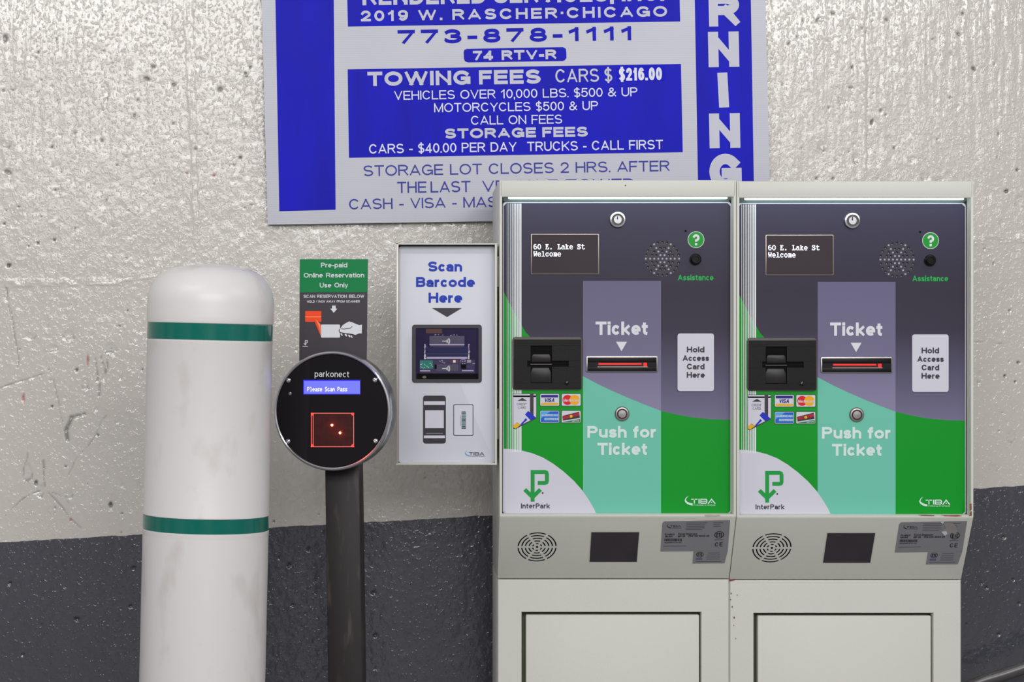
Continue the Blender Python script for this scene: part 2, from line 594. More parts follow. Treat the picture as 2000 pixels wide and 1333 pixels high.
_bp = [wpt(*p) for p in ((0, 1058), (275, 1045), (540, 1030), (730, 1021), (975, 1010), (1900, 955), (2000, 948))]
BAND_M, BAND_C = np.polyfit([p.x for p in _bp], [p.z for p in _bp], 1)

def vnoise(U, V, su, sv, seed):
    rs = np.random.RandomState(seed)
    g = rs.rand(257, 257)
    x, y = U * su + 1000, V * sv + 1000
    xi, yi = np.floor(x).astype(int), np.floor(y).astype(int)
    fx, fy = x - xi, y - yi
    fx, fy = fx * fx * (3 - 2 * fx), fy * fy * (3 - 2 * fy)
    a, b = g[xi % 256, yi % 256], g[(xi + 1) % 256, yi % 256]
    c, d = g[xi % 256, (yi + 1) % 256], g[(xi + 1) % 256, (yi + 1) % 256]
    return (a * (1 - fx) + b * fx) * (1 - fy) + (c * (1 - fx) + d * fx) * fy - .5

def build_wall():
    us = np.concatenate([np.linspace(-4, -.86, 14), np.arange(-.84, 1.24, .0023), np.linspace(1.26, 4.5, 14)])
    vs = np.concatenate([np.linspace(0, .36, 5), np.arange(.38, 1.78, .0023), np.linspace(1.8, 3.2, 6)])
    nu, nv = len(us), len(vs)
    U, V = np.meshgrid(us, vs)                       # x of the undisplaced wall, z
    fine = ((U > -.85) & (U < 1.25) & (V > .37) & (V < 1.79)).astype(float)
    up = np.clip((V - 1.1) / .5, 0, 1)
    D = .0025 * vnoise(U, V, 5, 5, 1) + .0009 * vnoise(U, V, 24, 18, 2)
    D += .0005 * vnoise(U, V, 90, 70, 3) + .0004 * vnoise(U, V, 190, 160, 4) * (1.2 - .5 * up)
    D += up * (.0006 * vnoise(U, V, 95, 5, 5) + .0005 * vnoise(U, V, 170, 14, 6))     # rollered runs, upper wall
    pit_dark = np.zeros_like(U)  # darker tone in pits, cracks and along lower ring edges
    warm = np.zeros_like(U)
    brk = np.clip(.6 + 1.6 * vnoise(U, V, 110, 110, 12), 0, 1)
    jit = .5 * vnoise(U, V, 220, 220, 9)
    jit2 = vnoise(U, V, 60, 60, 10)
    def dent(px, py, rx, ry, depth, dk=.8, ring=False, ang=0, col=0):
        p = wpt(px, py)
        s = p.y / FPX
        rx, ry = max(rx, 1.5) * s, max(ry, 1.5) * s
        i0, i1 = np.searchsorted(us, [p.x - 2.6 * max(rx, ry), p.x + 2.6 * max(rx, ry)])
        j0, j1 = np.searchsorted(vs, [p.z - 2.6 * max(rx, ry), p.z + 2.6 * max(rx, ry)])
        sl = (slice(j0, j1), slice(i0, i1))
        du, dv = U[sl] - p.x, V[sl] - p.z
        ca, sa = math.cos(R(ang)), math.sin(R(ang))
        q = np.sqrt(((du * ca + dv * sa) / rx) ** 2 + ((-du * sa + dv * ca) / ry) ** 2) + jit[sl] * .9
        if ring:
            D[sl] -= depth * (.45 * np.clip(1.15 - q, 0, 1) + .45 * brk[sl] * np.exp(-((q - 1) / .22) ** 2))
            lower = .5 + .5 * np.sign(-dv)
            pit_dark[sl] = np.maximum(pit_dark[sl], dk * np.exp(-((q - 1) / .2) ** 2) * (.2 + .6 * lower) * brk[sl])
        else:
            D[sl] -= depth * np.clip(1.25 - q, 0, 1)
            pit_dark[sl] = np.maximum(pit_dark[sl], dk * np.clip((1.2 - q) * 2.2, 0, 1))
        if col:
            warm[sl] = np.maximum(warm[sl], np.clip(1.5 - q, 0, 1))
    def crack(pts, wpx, depth, dk=.5, thin=.62):
        ps = [wpt(*p) for p in pts]
        for a, b in zip(ps[:-1], ps[1:]):
            m = .02
            i0, i1 = np.searchsorted(us, [min(a.x, b.x) - m, max(a.x, b.x) + m])
            j0, j1 = np.searchsorted(vs, [min(a.z, b.z) - m, max(a.z, b.z) + m])
            sl = (slice(j0, j1), slice(i0, i1))
            dx, dz = b.x - a.x, b.z - a.z
            t = np.clip(((U[sl] - a.x) * dx + (V[sl] - a.z) * dz) / (dx * dx + dz * dz), 0, 1)
            q = np.hypot(U[sl] - a.x - t * dx + jit2[sl] * .006, V[sl] - a.z - t * dz) / (wpx * thin * a.y / FPX) + jit[sl] * .8
            D[sl] -= depth * thin * np.clip(1.3 - q, -0.0, 1)
            pit_dark[sl] = np.maximum(pit_dark[sl], dk * np.clip(1.3 - q, 0, 1))
    def ridge(pts, wpx, height, rough=1.0):
        crack(pts, wpx, -height, 0, 1)
    k = .3752
    for x, y, a, b in ((28,198,12,22),(797,345,14,8),(765,410,18,10),(905,441,13,8),(40,895,20,11),(1145,465,14,14),(64,469,8,5),(18,470,8,6),(391,692,7,6),(530,730,6,9),(700,600,6,9)):
        dent(x * k, y * k, a * k, b * k, .003, .75, ang=-20 if a > b else 0)
    for x, y, a in ((200,272,6),(188,300,5),(318,65,4),(540,265,4),(586,330,5),(652,396,5),(133,388,4),(213,415,4),(536,572,4),(902,643,6),(271,765,6),(609,860,5),(98,1077,7),(33,1097,4),(22,1166,7),(213,1130,4),(288,990,6),(283,1247,8),(199,1265,7),(150,1281,5),(687,1062,4),(320,895,4),(1278,380,7),(1282,398,6),(1251,820,9),(1307,1067,6),(1078,702,4),(718,520,6),(658,155,4),(273,452,4),(298,523,4),(195,482,4),(737,178,4),(800,960,4),(390,1190,4),(552,1040,4),(1303,350,6),(1340,145,4),(1018,775,6),(535,85,5),(1272,1083,4),(317,705,4)):
        dent(x * k, y * k, a * k * 1.1, a * k * .95, .003, .95)
    for x, y, a, b in ((25,755,25,20),(1100,420,16,18),(1270,640,12,20),(770,75,8,8),(1332,680,8,16),(1035,330,20,30),(550,480,16,40),(640,275,12,14),(1238,125,14,18),(525,45,8,10)):
        dent(x * k, y * k, a * k, b * k, .0022, .7, ring=True)
    for x, y, a in ((1333,521,6),(1288,64,5),(973,903,6),(1113,915,7),(762,102,5)):
        dent(x * k, y * k, a * k, a * k, .0015, .5, col=1)
    k = .625
    for x, y, a, b in ((345,290,15,14),(265,403,10,15),(127,735,9,18),(435,722,5,12),(230,718,5,8),(386,718,6,8),(97,250,16,8),(215,250,16,16),(165,290,16,9),(300,480,5,5),(290,250,5,10),(375,382,5,6),(325,380,6,16),(18,115,6,20),(85,680,14,24),(215,745,10,12)):
        dent(x * k, 500 + y * k, a * k, b * k, .0022, .6, ring=True)
    for x, y, a, b in ((163,471,4,4),(112,710,6,9),(346,778,6,10),(381,806,3,3),(306,560,4,3),(398,172,3,3),(445,355,3,3),(28,30,7,7),(240,356,5,5),(372,220,5,3),(205,658,4,4)):
        dent(x * k, 500 + y * k, a * k, b * k, .0035, .95)
    for x, y, a, b in ((222,826,4,4),(73,445,4,16),(275,325,2,18)):
        dent(x * k, 500 + y * k, a * k, b * k, .001, .25, col=1)
    for pts, w, dp, dk in ((((20,100),(38,200),(60,350)),2.2,.0012,.45), (((0,412),(70,390),(160,360)),2.6,.0016,.55), (((165,385),(200,525)),2,.0012,.4),
                           (((260,495),(225,505),(208,545),(210,575)),6,.003,.7), (((225,598),(262,612),(285,580),(330,500)),2,.001,.4), (((20,810),(85,748),(125,735)),2.6,.0016,.5),
                           (((155,742),(250,850)),2.6,.0015,.5), (((165,740),(200,755),(232,790)),2,.001,.35), (((318,315),(330,370),(345,290)),2.6,.0015,.5),
                           (((300,320),(305,390),(280,415)),2.6,.0016,.5), (((314,400),(308,440)),3,.0016,.5), (((70,690),(85,630),(88,600)),2,.0012,.4), (((133,640),(140,720)),3,.0014,.5), (((215,690),(232,640),(262,612)),2,.001,.35)):
        crack([(x * k, 500 + y * k) for x, y in pts], w, dp, dk)
    k = .2701
    for x, y, a, b, an in ((543,95,14,11,20),(430,145,24,7,-50),(225,310,14,8,-40),(285,265,9,9,0),(755,203,10,5,0),(778,237,9,5,-20),(840,105,4,7,0),(680,485,9,13,20),(1265,282,8,6,0),(1450,245,15,14,40),(1480,95,10,14,0),(1560,495,24,13,50),(825,880,12,24,20),(670,632,15,8,0),(1390,705,8,9,0),(512,778,8,10,0),(985,1068,10,9,0),(692,1045,7,7,0),(480,1090,16,7,-20),(1875,1228,11,12,0),(1740,970,5,18,0),(545,1290,10,10,0),(425,1290,12,8,0),(180,610,5,10,0),(100,425,6,5,0),(565,1165,5,9,0),(320,1070,5,6,0),(870,1290,5,6,0),(1220,470,5,6,0),(325,145,5,9,0),(658,1098,5,5,0),(1710,465,5,12,0),(930,140,14,10,0),(890,800,12,10,0)):
        dent(1480 + x * k, y * k, a * k, b * k, .003, .85, ang=-an)
    for x, y, a, b in ((510,285,20,11),(610,720,22,36),(1360,655,14,8),(952,1000,17,17),(460,1050,24,28),(1135,1155,36,20),(1210,1278,30,22),(1375,1268,22,22),(1305,1298,34,7),(710,1150,18,32),(685,170,30,36),(220,115,16,12),(460,140,20,14),(1430,790,16,16)):
        dent(1480 + x * k, y * k, a * k, b * k, .0022, .75, ring=True)
    k = .745
    for x, y, a, b in ((142,45,6,5),(107,235,2,3),(150,358,4,3),(173,495,5,4),(138,530,4,4),(165,545,3,4),(85,195,3,2)):
        dent(1860 + x * k, 340 + y * k, a * k, b * k, .003, .95)
    for x, y, a, b in ((128,130,5,8),(130,410,7,5),(155,690,10,14),(110,770,14,8),(175,75,9,16),(70,535,5,14)):
        dent(1860 + x * k, 340 + y * k, a * k, b * k, .0022, .65, ring=True)
    crack([(1900, 669), (1926, 667), (1960, 672)], 2, .0012, .4)
    # dark band pits
    for x, y, a, b in ((535,1019,2.5,2.5),(729,1158,5,4),(733,1241,4,4.5),(732,1307,2,2),(1926,1149,4,3),(1979,1133,2.5,3),(1916,1140,2.5,2.5),(603,1073,4,5),(565,1105,4,5),(572,1182,4,3),(545,1090,3,3),(45,1280,3,3),(20,1140,3,3),(262,1110,4,4),(1950,1240,3,3),(1990,1180,3,3),(1960,1050,4,3),(255,1185,3,3),(150,1210,5,4)):
        dent(x, y, a, b, .0035, .9)
    # paint laps and pour joints
    for off in (-4, 1, 6):
        ridge([(0, 553 + off), (120, 551 + off), (232, 548 + off)], 1.6, .0022)
    ridge([(232, 549), (300, 541)], 2, .0012)
    for off in (-5, 0, 6):
        ridge([(1890, 470 + off), (2010, 465 + off)], 1.6, .0020)
    ridge([(362, 0), (370, 200), (376, 320), (382, 480)], 3, .0012)
    ridge([(380, 0), (386, 220), (390, 470)], 2, .0010)
    ridge([(1686, 0), (1690, 330)], 2, .0012)
    crack([(1692, 0), (1694, 320)], 2, .0008, .25)
    rs = np.random.RandomState(7)
    for _ in range(150):
        a = rs.uniform(1.0, 2.6)
        dent(rs.uniform(-20, 2050), rs.uniform(0, 1333), a, a * rs.uniform(.6, 1.4), .0018, rs.uniform(.15, .75))
    for _ in range(170):
        a = rs.uniform(3, 8)
        dent(rs.uniform(-20, 2050), rs.uniform(300, 1333), a, a * rs.uniform(.6, 1.5), .0011, rs.uniform(.1, .35), ring=True)
    D *= fine
    pit_dark *= fine
    c, s_ = math.cos(ANG), math.sin(ANG)
    X = U + D * s_
    Y = 4.10 + U * SL - D * c
    co = np.stack([X, Y, V], -1).reshape(-1, 3).astype(np.float32)
    idx = np.arange(nu * nv).reshape(nv, nu)
    q = np.stack([idx[:-1, :-1], idx[:-1, 1:], idx[1:, 1:], idx[1:, :-1]], -1).reshape(-1, 4).astype(np.int32)
    me = bpy.data.meshes.new('wall_back')
    me.vertices.add(len(co))
    me.vertices.foreach_set('co', co.ravel())
    me.loops.add(q.size)
    me.loops.foreach_set('vertex_index', q.ravel())
    me.polygons.add(len(q))
    me.polygons.foreach_set('loop_start', np.arange(0, q.size, 4, dtype=np.int32))
    me.polygons.foreach_set('use_smooth', np.ones(len(q), dtype=bool))
    me.update(calc_edges=True)
    for nm, arr in (('pit_dark', pit_dark), ('warm', warm)):
        at = me.attributes.new(nm, 'FLOAT', 'POINT')
        at.data.foreach_set('value', arr.astype(np.float32).ravel())
    o = bpy.data.objects.new('wall_back', me)
    COL.objects.link(o)
    structure(o, 'painted rough concrete wall, off-white above a charcoal band')
    # paint
    m, nt, b = new_mat('glossy_wall_paint')
    N, LK = nt.nodes.new, nt.links.new
    tc = N('ShaderNodeTexCoord')
    sp = N('ShaderNodeSeparateXYZ')
    LK(tc.outputs['Object'], sp.inputs[0])
    def math_(op, a, b_=None, c_=None):
        n = N('ShaderNodeMath')
        n.operation = op
        for i, v in enumerate((a, b_, c_)):
            if v is None:
                continue
            if hasattr(v, 'is_linked'):
                LK(v, n.inputs[i])
            else:
                n.inputs[i].default_value = v
        return n.outputs[0]
    def noise(scale, det=3, stretch=None):
        n = N('ShaderNodeTexNoise')
        n.inputs['Scale'].default_value = scale
        n.inputs['Detail'].default_value = det
        if stretch:
            mp = N('ShaderNodeMapping')
            mp.inputs['Scale'].default_value = stretch
            LK(tc.outputs['Object'], mp.inputs[0])
            LK(mp.outputs[0], n.inputs['Vector'])
        else:
            LK(tc.outputs['Object'], n.inputs['Vector'])
        return n.outputs['Fac']
    def mix(f, a, c):
        n = N('ShaderNodeMix')
        n.data_type = 'RGBA'
        LK(f, n.inputs[0])
        for i, v in ((6, a), (7, c)):
            if hasattr(v, 'is_linked'):
                LK(v, n.inputs[i])
            else:
                n.inputs[i].default_value = v
        return n.outputs[2]
    line = math_('SUBTRACT', sp.outputs[2], math_('MULTIPLY_ADD', sp.outputs[0], float(BAND_M), float(BAND_C)))
    line = math_('ADD', line, math_('MULTIPLY', math_('SUBTRACT', noise(38), .5), .006))
    band = N('ShaderNodeMapRange')
    band.inputs[1].default_value, band.inputs[2].default_value = -.0006, .0006
    LK(line, band.inputs[0])
    light = mix(noise(3), rgb(196, 191, 185), rgb(205, 201, 196))
    dark = mix(noise(3.3), rgb(66, 67, 76), rgb(78, 79, 88))
    col = mix(band.outputs[0], dark, light)
    at = N('ShaderNodeAttribute')
    at.attribute_name = 'pit_dark'
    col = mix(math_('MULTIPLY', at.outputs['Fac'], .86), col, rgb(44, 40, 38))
    aw = N('ShaderNodeAttribute')
    aw.attribute_name = 'warm'
    col = mix(math_('MULTIPLY', aw.outputs['Fac'], .8), col, rgb(176, 84, 66))
    LK(col, b.inputs['Base Color'])
    b.inputs['Roughness'].default_value = .06
    b.inputs['Specular IOR Level'].default_value = .7
    n1 = noise(185, 2, (1, 1, .8))
    n2 = noise(430, 2)
    n3 = noise(110, 2, (1, 1, .12))
    upz = N('ShaderNodeMapRange')
    upz.inputs[1].default_value, upz.inputs[2].default_value = 1.25, 1.65
    LK(sp.outputs[2], upz.inputs[0])
    low = N('ShaderNodeMapRange')
    low.inputs[1].default_value, low.inputs[2].default_value = .95, 1.45
    low.inputs[3].default_value, low.inputs[4].default_value = 0.3, .8
    LK(sp.outputs[2], low.inputs[0])
    blob = N('ShaderNodeMapRange')
    blob.interpolation_type = 'SMOOTHSTEP'
    blob.inputs[1].default_value, blob.inputs[2].default_value = .5, .74
    blob.inputs[4].default_value = .62
    LK(n1, blob.inputs[0])
    hgt = math_('MULTIPLY', math_('ADD', blob.outputs[0], math_('MULTIPLY', n2, .22)), low.outputs[0])
    hgt = math_('ADD', hgt, math_('MULTIPLY', n3, math_('MULTIPLY', upz.outputs[0], .7)))
    bp = N('ShaderNodeBump')
    bp.inputs['Strength'].default_value = 1.0
    bp.inputs['Distance'].default_value = .0016
    LK(hgt, bp.inputs['Height'])
    LK(bp.outputs[0], b.inputs['Normal'])
    me.materials.append(m)
    return o
build_wall()

fm = M()
fm.box((-4, -3, -.1), (4.5, 4.6, 0), mat('garage_floor_concrete', rgb(140, 138, 134), .6, var=.15, vscale=3, bump=.4, bscale=120))
structure(fm.build('floor', smooth=0), 'grey concrete garage floor')

# ------------------------------------------------------------------ the blue and white towing sign on the wall
def make_sign():
    board_m, nt, b = new_mat('sign_fluted_plastic')
    tc = nt.nodes.new('ShaderNodeTexCoord')
    wv = nt.nodes.new('ShaderNodeTexWave')
    wv.bands_direction = 'Z'
    wv.inputs['Scale'].default_value = 75
    wv.inputs['Distortion'].default_value = .4
    nz = nt.nodes.new('ShaderNodeTexNoise')
    nz.inputs['Scale'].default_value = 9
    nt.links.new(tc.outputs['Object'], wv.inputs[0])
    nt.links.new(tc.outputs['Object'], nz.inputs[0])
    mx = nt.nodes.new('ShaderNodeMix')
    mx.data_type = 'RGBA'
    mx.inputs[6].default_value = rgb(172, 174, 188)
    mx.inputs[7].default_value = rgb(184, 186, 197)
    mm = nt.nodes.new('ShaderNodeMath')
    mm.operation = 'MULTIPLY_ADD'
    mm.inputs[1].default_value = .45
    nt.links.new(wv.outputs['Fac'], mm.inputs[0])
    nt.links.new(nz.outputs['Fac'], mm.inputs[2])
    nt.links.new(mm.outputs[0], mx.inputs[0])
    nt.links.new(mx.outputs[2], b.inputs['Base Color'])
    b.inputs['Roughness'].default_value = .38
    blue = mat('sign_blue_vinyl', rgb(2, 4, 182), .5, spec=.16, var=.3, vscale=14, stretch=(1.6, 1, .3), bump=.08, bscale=90)
    navy = mat('sign_navy_ink', rgb(32, 36, 150), .4)
    grey = mat('sign_grey_ink', rgb(190, 192, 206), .4)
    wht = mat('sign_white_ink', rgb(216, 219, 234), .4)
    edge = mat('sign_edge', rgb(170, 164, 156), .6, var=.15)
    L = wpt(1010, 440, .02)
    sign = thing('towing_notice_board', 'large blue and white tow-away notice board mounted on the concrete wall', 'sign', L)
    lift = .017
    tl, tr = wpt(502, -330, lift), wpt(1487, -346, lift)
    bl, br = wpt(523, 439, lift), wpt(1505, 424, lift)
    m = M()
    fr = [tl, tr, br, bl]
    bk = [p - WN * .009 for p in fr]
    m.add(fr + bk, [[0, 1, 2, 3]], board_m)
    m.add(fr + bk, [[4, 5, 6, 7], [0, 1, 5, 4], [1, 2, 6, 5], [2, 3, 7, 6], [3, 0, 4, 7]], edge)
    m.build('board', sign, L, smooth=0)
    for px, py in ((560, 420), (1470, 400), (545, -310), (1450, -320)):
        sp = M()
        p, q = wpt(px, py, lift - .009), wpt(px, py, .0035)
        sp.lathe([(.012, 0), (.012, (q - p).length)], edge, 20, Matrix.Translation(q) @ WN.to_track_quat('Z', 'Y').to_matrix().to_4x4())
        sp.build('wall_spacer', sign, L)
    g = G(wpt(1000, 200, lift), WN, L)
    g.k = g.O.y / FPX
    def part(nm, lab, fn):
        q = g.new()
        fn(q)
        return q.build(nm, sign, lab)
    part('blue_stripe', 'tall plain blue stripe at the left edge', lambda q: q.poly([(532, -320), (649, -322), (655.5, 410), (545.5, 413)], blue, 1))
    st = part('blue_stripe', 'tall blue stripe with upright white letters', lambda q: q.poly([(1351, -335), (1461, -337), (1473, 398), (1364, 400)], blue, 1))
    tp = part('text_panel', 'blue heading panel at the top', lambda q: q.poly([(673, -215), (1322, -226), (1328.5, 42), (679.5, 52)], blue, 1))
    pill = part('text_panel', 'small round-cornered blue panel', lambda q: q.poly([(912, 95.5), (1099, 92), (1105, 95), (1106, 101), (1106.5, 113), (1103, 118), (1098, 119.5), (914, 122), (908, 120), (906, 114), (905.5, 102), (907, 97.5)], blue, 1))
    fee = part('text_panel', 'large blue panel of fees', lambda q: q.poly([(679, 135.5), (1330, 125), (1333.5, 297.5), (681.5, 308.5)], blue, 1))
    def wr(par, t, x0, y0, x1, y1, cap, mt, wt, **kw):
        q = g.new()
        q.text(t, x0, y0, x1, y1, cap, mt, 3, wt, **kw)
        return q.build('lettering', par)
    wr(tp, 'RENDERED SERVICES, INC.', 708, 10.5, 1297, 1.5, 34, grey, .22)
    wr(tp, '2019 W. RASCHER*CHICAGO', 705, 42, 1303, 32.5, 21, grey, .23, gap=.26, space=.75)
    wr(sign, '773-878-1111', 777, 86.5, 1236, 78.5, 27.5, blue, .25, gap=.26)
    wr(pill, '74 RTV-R', 924, 118.5, 1087, 115.5, 19, grey, .26, space=.7)
    wr(fee, 'TOWING FEES', 718, 168.5, 1056, 163.5, 28, grey, .25, gap=.12)
    wr(fee, 'CARS $', 1085, 161.5, 1196, 159.5, 26, grey, .135)
    tape = g.new()
    tape.poly([(1204, 129), (1299, 127), (1300, 158), (1204, 160)], mat('blue_tape_patch', rgb(6, 8, 192), .5, spec=.12, var=.1), 2)
    tape = tape.build('price_patch', fee, 'brighter blue patch taped over the old price')
    wr(fee, '$216.00', 1209, 158, 1293, 156.5, 25, wht, .2, gap=.12)
    wr(fee, 'VEHICLES OVER 10,000 LBS. $500 & UP', 770, 195.5, 1245, 188, 17.5, wht, .13, space=.62)
    wr(fee, 'MOTORCYCLES $500 & UP', 848, 219.5, 1168, 215, 17.5, wht, .13, space=.62)
    wr(fee, 'CALL ON FEES', 920, 244, 1098, 241.5, 17.5, wht, .13, space=.62)
    wr(fee, 'STORAGE FEES', 869, 271, 1148, 267, 19.5, grey, .25, gap=.12)
    wr(fee, 'CARS - $40.00 PER DAY  TRUCKS - CALL FIRST', 721, 300.5, 1295, 291.5, 18.5, wht, .14, space=.62)
    wr(sign, 'STORAGE LOT CLOSES 2 HRS. AFTER', 710, 344.5, 1308, 334.5, 21, navy, .135, space=.62)
    wr(sign, 'THE LAST', 776, 377.5, 919, 375.3, 22, navy, .135, space=.4)
    wr(sign, 'VEHICLE TOWED', 942, 375, 1240, 370.5, 22, navy, .135, space=.62)
    wr(sign, 'CASH - VISA - MASTERCARD', 682, 409.5, 1120, 402, 20.5, navy, .135, space=.62)
    for t, x0, x1, yb, cap in (('R', 1385, 1446, 52, 62), ('N', 1384, 1444, 131.5, 69), ('I', 1404.5, 1424.5, 210.5, 68), ('N', 1386, 1446, 290, 68), ('G', 1386, 1449, 371, 70)):
        wr(st, t, x0, yb, x1, yb - 1, cap, grey, .29)
    return sign
make_sign()

# ------------------------------------------------------------------ dot-matrix screens
BIG = {  # 8 x 9 slab-serif cells
 '6': ['..####..', '.##.....', '##......', '##.###..', '###..##.', '##....##', '##....##', '.##..##.', '..####..'],
 '0': ['..####..', '.##..##.', '##....##', '##....##', '##....##', '##....##', '##....##', '.##..##.', '..####..'],
 'E': ['#######.', '.##...#.', '.##.#...', '.####...', '.##.#...', '.##.....', '.##...##', '.##...##', '########'],
 '.': ['........'] * 7 + ['..###...', '..###...'],
 'L': ['#####...', '..##....', '..##....', '..##....', '..##....', '..##....', '..##..##', '..##..##', '########'],
 'a': ['........', '........', '.#####..', '.....##.', '.######.', '##...##.', '##...##.', '##...##.', '.####.##'],
 'k': ['###.....', '.##.....', '.##.###.', '.##.##..', '.####...', '.###....', '.####...', '.##.##..', '###.####'],
 'e': ['........', '........', '..####..', '.##..##.', '##....##', '########', '##......', '.##...#.', '..#####.'],
 'S': ['.####.#.', '##..###.', '##...##.', '.###....', '..####..', '.....###', '##...###', '###..##.', '#.####..'],
 't': ['..##....', '..##....', '#######.', '..##....', '..##....', '..##....', '..##....', '..##..##', '...####.'],
 'W': ['###..###', '##....##', '##....##', '##.##.##', '##.##.##', '.######.', '.##..##.', '.##..##.', '.#....#.'],
 'l': ['.####...', '...##...', '...##...', '...##...', '...##...', '...##...', '...##...', '...##...', '########'],
 'c': ['........', '........', '..###.#.', '.##..##.', '##...##.', '##......', '##......', '.##..##.', '..####..'],
 'o': ['........', '........', '..####..', '.##..##.', '##....##', '##....##', '##....##', '.##..##.', '..####..'],
 'm': ['........', '........', '#######.', '.##.#.##', '.##.#.##', '.##.#.##', '.##.#.##', '.##.#.##', '###.####'],
}
SML = {  # 5 x 7 cells
 'P': ['####.', '#...#', '#...#', '####.', '#....', '#....', '#....'], 'l': ['.##..', '..#..', '..#..', '..#..', '..#..', '..#..', '.###.'],
 'e': ['.....', '.....', '.###.', '#...#', '#####', '#....', '.###.'], 'a': ['.....', '.....', '.###.', '....#', '.####', '#...#', '.####'],
 's': ['.....', '.....', '.####', '#....', '.###.', '....#', '####.'], 'S': ['.####', '#....', '#....', '.###.', '....#', '....#', '####.'],
 'c': ['.....', '.....', '.###.', '#....', '#....', '#...#', '.###.'], 'n': ['.....', '.....', '#.##.', '##..#', '#...#', '#...#', '#...#'],
}
def bitmap_line(g, t, font, x0, y0, pitch, cw, ch, mt, layer=2):
    for i, c in enumerate(t):
        if c != ' ':
            g.bitmap(font[c], x0 + i * pitch, y0, cw, ch, mt, layer)

def swoosh_logo(g, x0, y0, k, swoosh, mt, layer=3):
    """crescent swoosh followed by four letters and a line of minute writing; k = photo pixels per unit"""
    X = lambda x: x0 + x * k
    Y = lambda y: y0 + y * k
    g.poly([(X(8), Y(0)), (X(3.5), Y(2.6)), (X(.8), Y(6.3)), (X(0), Y(9.6)), (X(1.6), Y(13)), (X(5), Y(15.8)), (X(10), Y(18)), (X(15.6), Y(19)),
            (X(15.6), Y(15)), (X(10), Y(13.8)), (X(5.2), Y(11.6)), (X(2.9), Y(9.2)), (X(2.6), Y(7)), (X(4.6), Y(3.6))], swoosh, layer)
    g.rect(X(12.7), Y(5.8), X(25), Y(7.7), mt, layer)
    g.rect(X(18), Y(6), X(20), Y(15.2), mt, layer)
    g.rect(X(27), Y(5.8), X(29.3), Y(15.2), mt, layer)
    g.line([(X(31.5), Y(6.7)), (X(42), Y(6.7)), (X(43.3), Y(8.2)), (X(43.3), Y(12.8)), (X(42), Y(14.3)), (X(31.5), Y(14.3)), (X(31.5), Y(6.7))], 1.9 * k, mt, layer)
    g.line([(X(31.5), Y(10.5)), (X(43), Y(10.5))], 1.7 * k, mt, layer)
    g.line([(X(46.5), Y(14.6)), (X(52.6), Y(6.6)), (X(59), Y(14.6))], 2.1 * k, mt, layer)
    g.disc(X(52.7), Y(12.8), 1.2 * k, mt, layer, n=10)
    g.text('PARKING SYSTEMS', X(17.5), Y(19.4), X(60), Y(19.4), 2.3 * k, mt, layer, .18)

def p_arrow_logo(g, x, y, k, mt, layer=3):
    """letter P whose stem ends in a down arrow; (x, y) = top left of the stem"""
    X = lambda v: x + v * k
    Y = lambda v: y + v * k
    g.line([(X(4), Y(58)), (X(4), Y(3.8)), (X(28), Y(3.8)), (X(31), Y(5)), (X(32), Y(8)), (X(32), Y(21)), (X(31), Y(24.2)), (X(28), Y(25.2)), (X(17.8), Y(25.2))], 7.6 * k, mt, layer)
    g.line([(X(-8.6), Y(40.6)), (X(4), Y(53)), (X(16.6), Y(40.6))], 7.6 * k, mt, layer + .6)

# ------------------------------------------------------------------ ticket kiosks
KY = 3.70                                     # distance of the housing fronts
KS = FPX / KY                                 # photo pixels per metre there
kz = lambda py, Y=KY: HZ + (CY - py) / FPX * Y
kx = lambda px, Y=KY: (px - CX) / FPX * Y

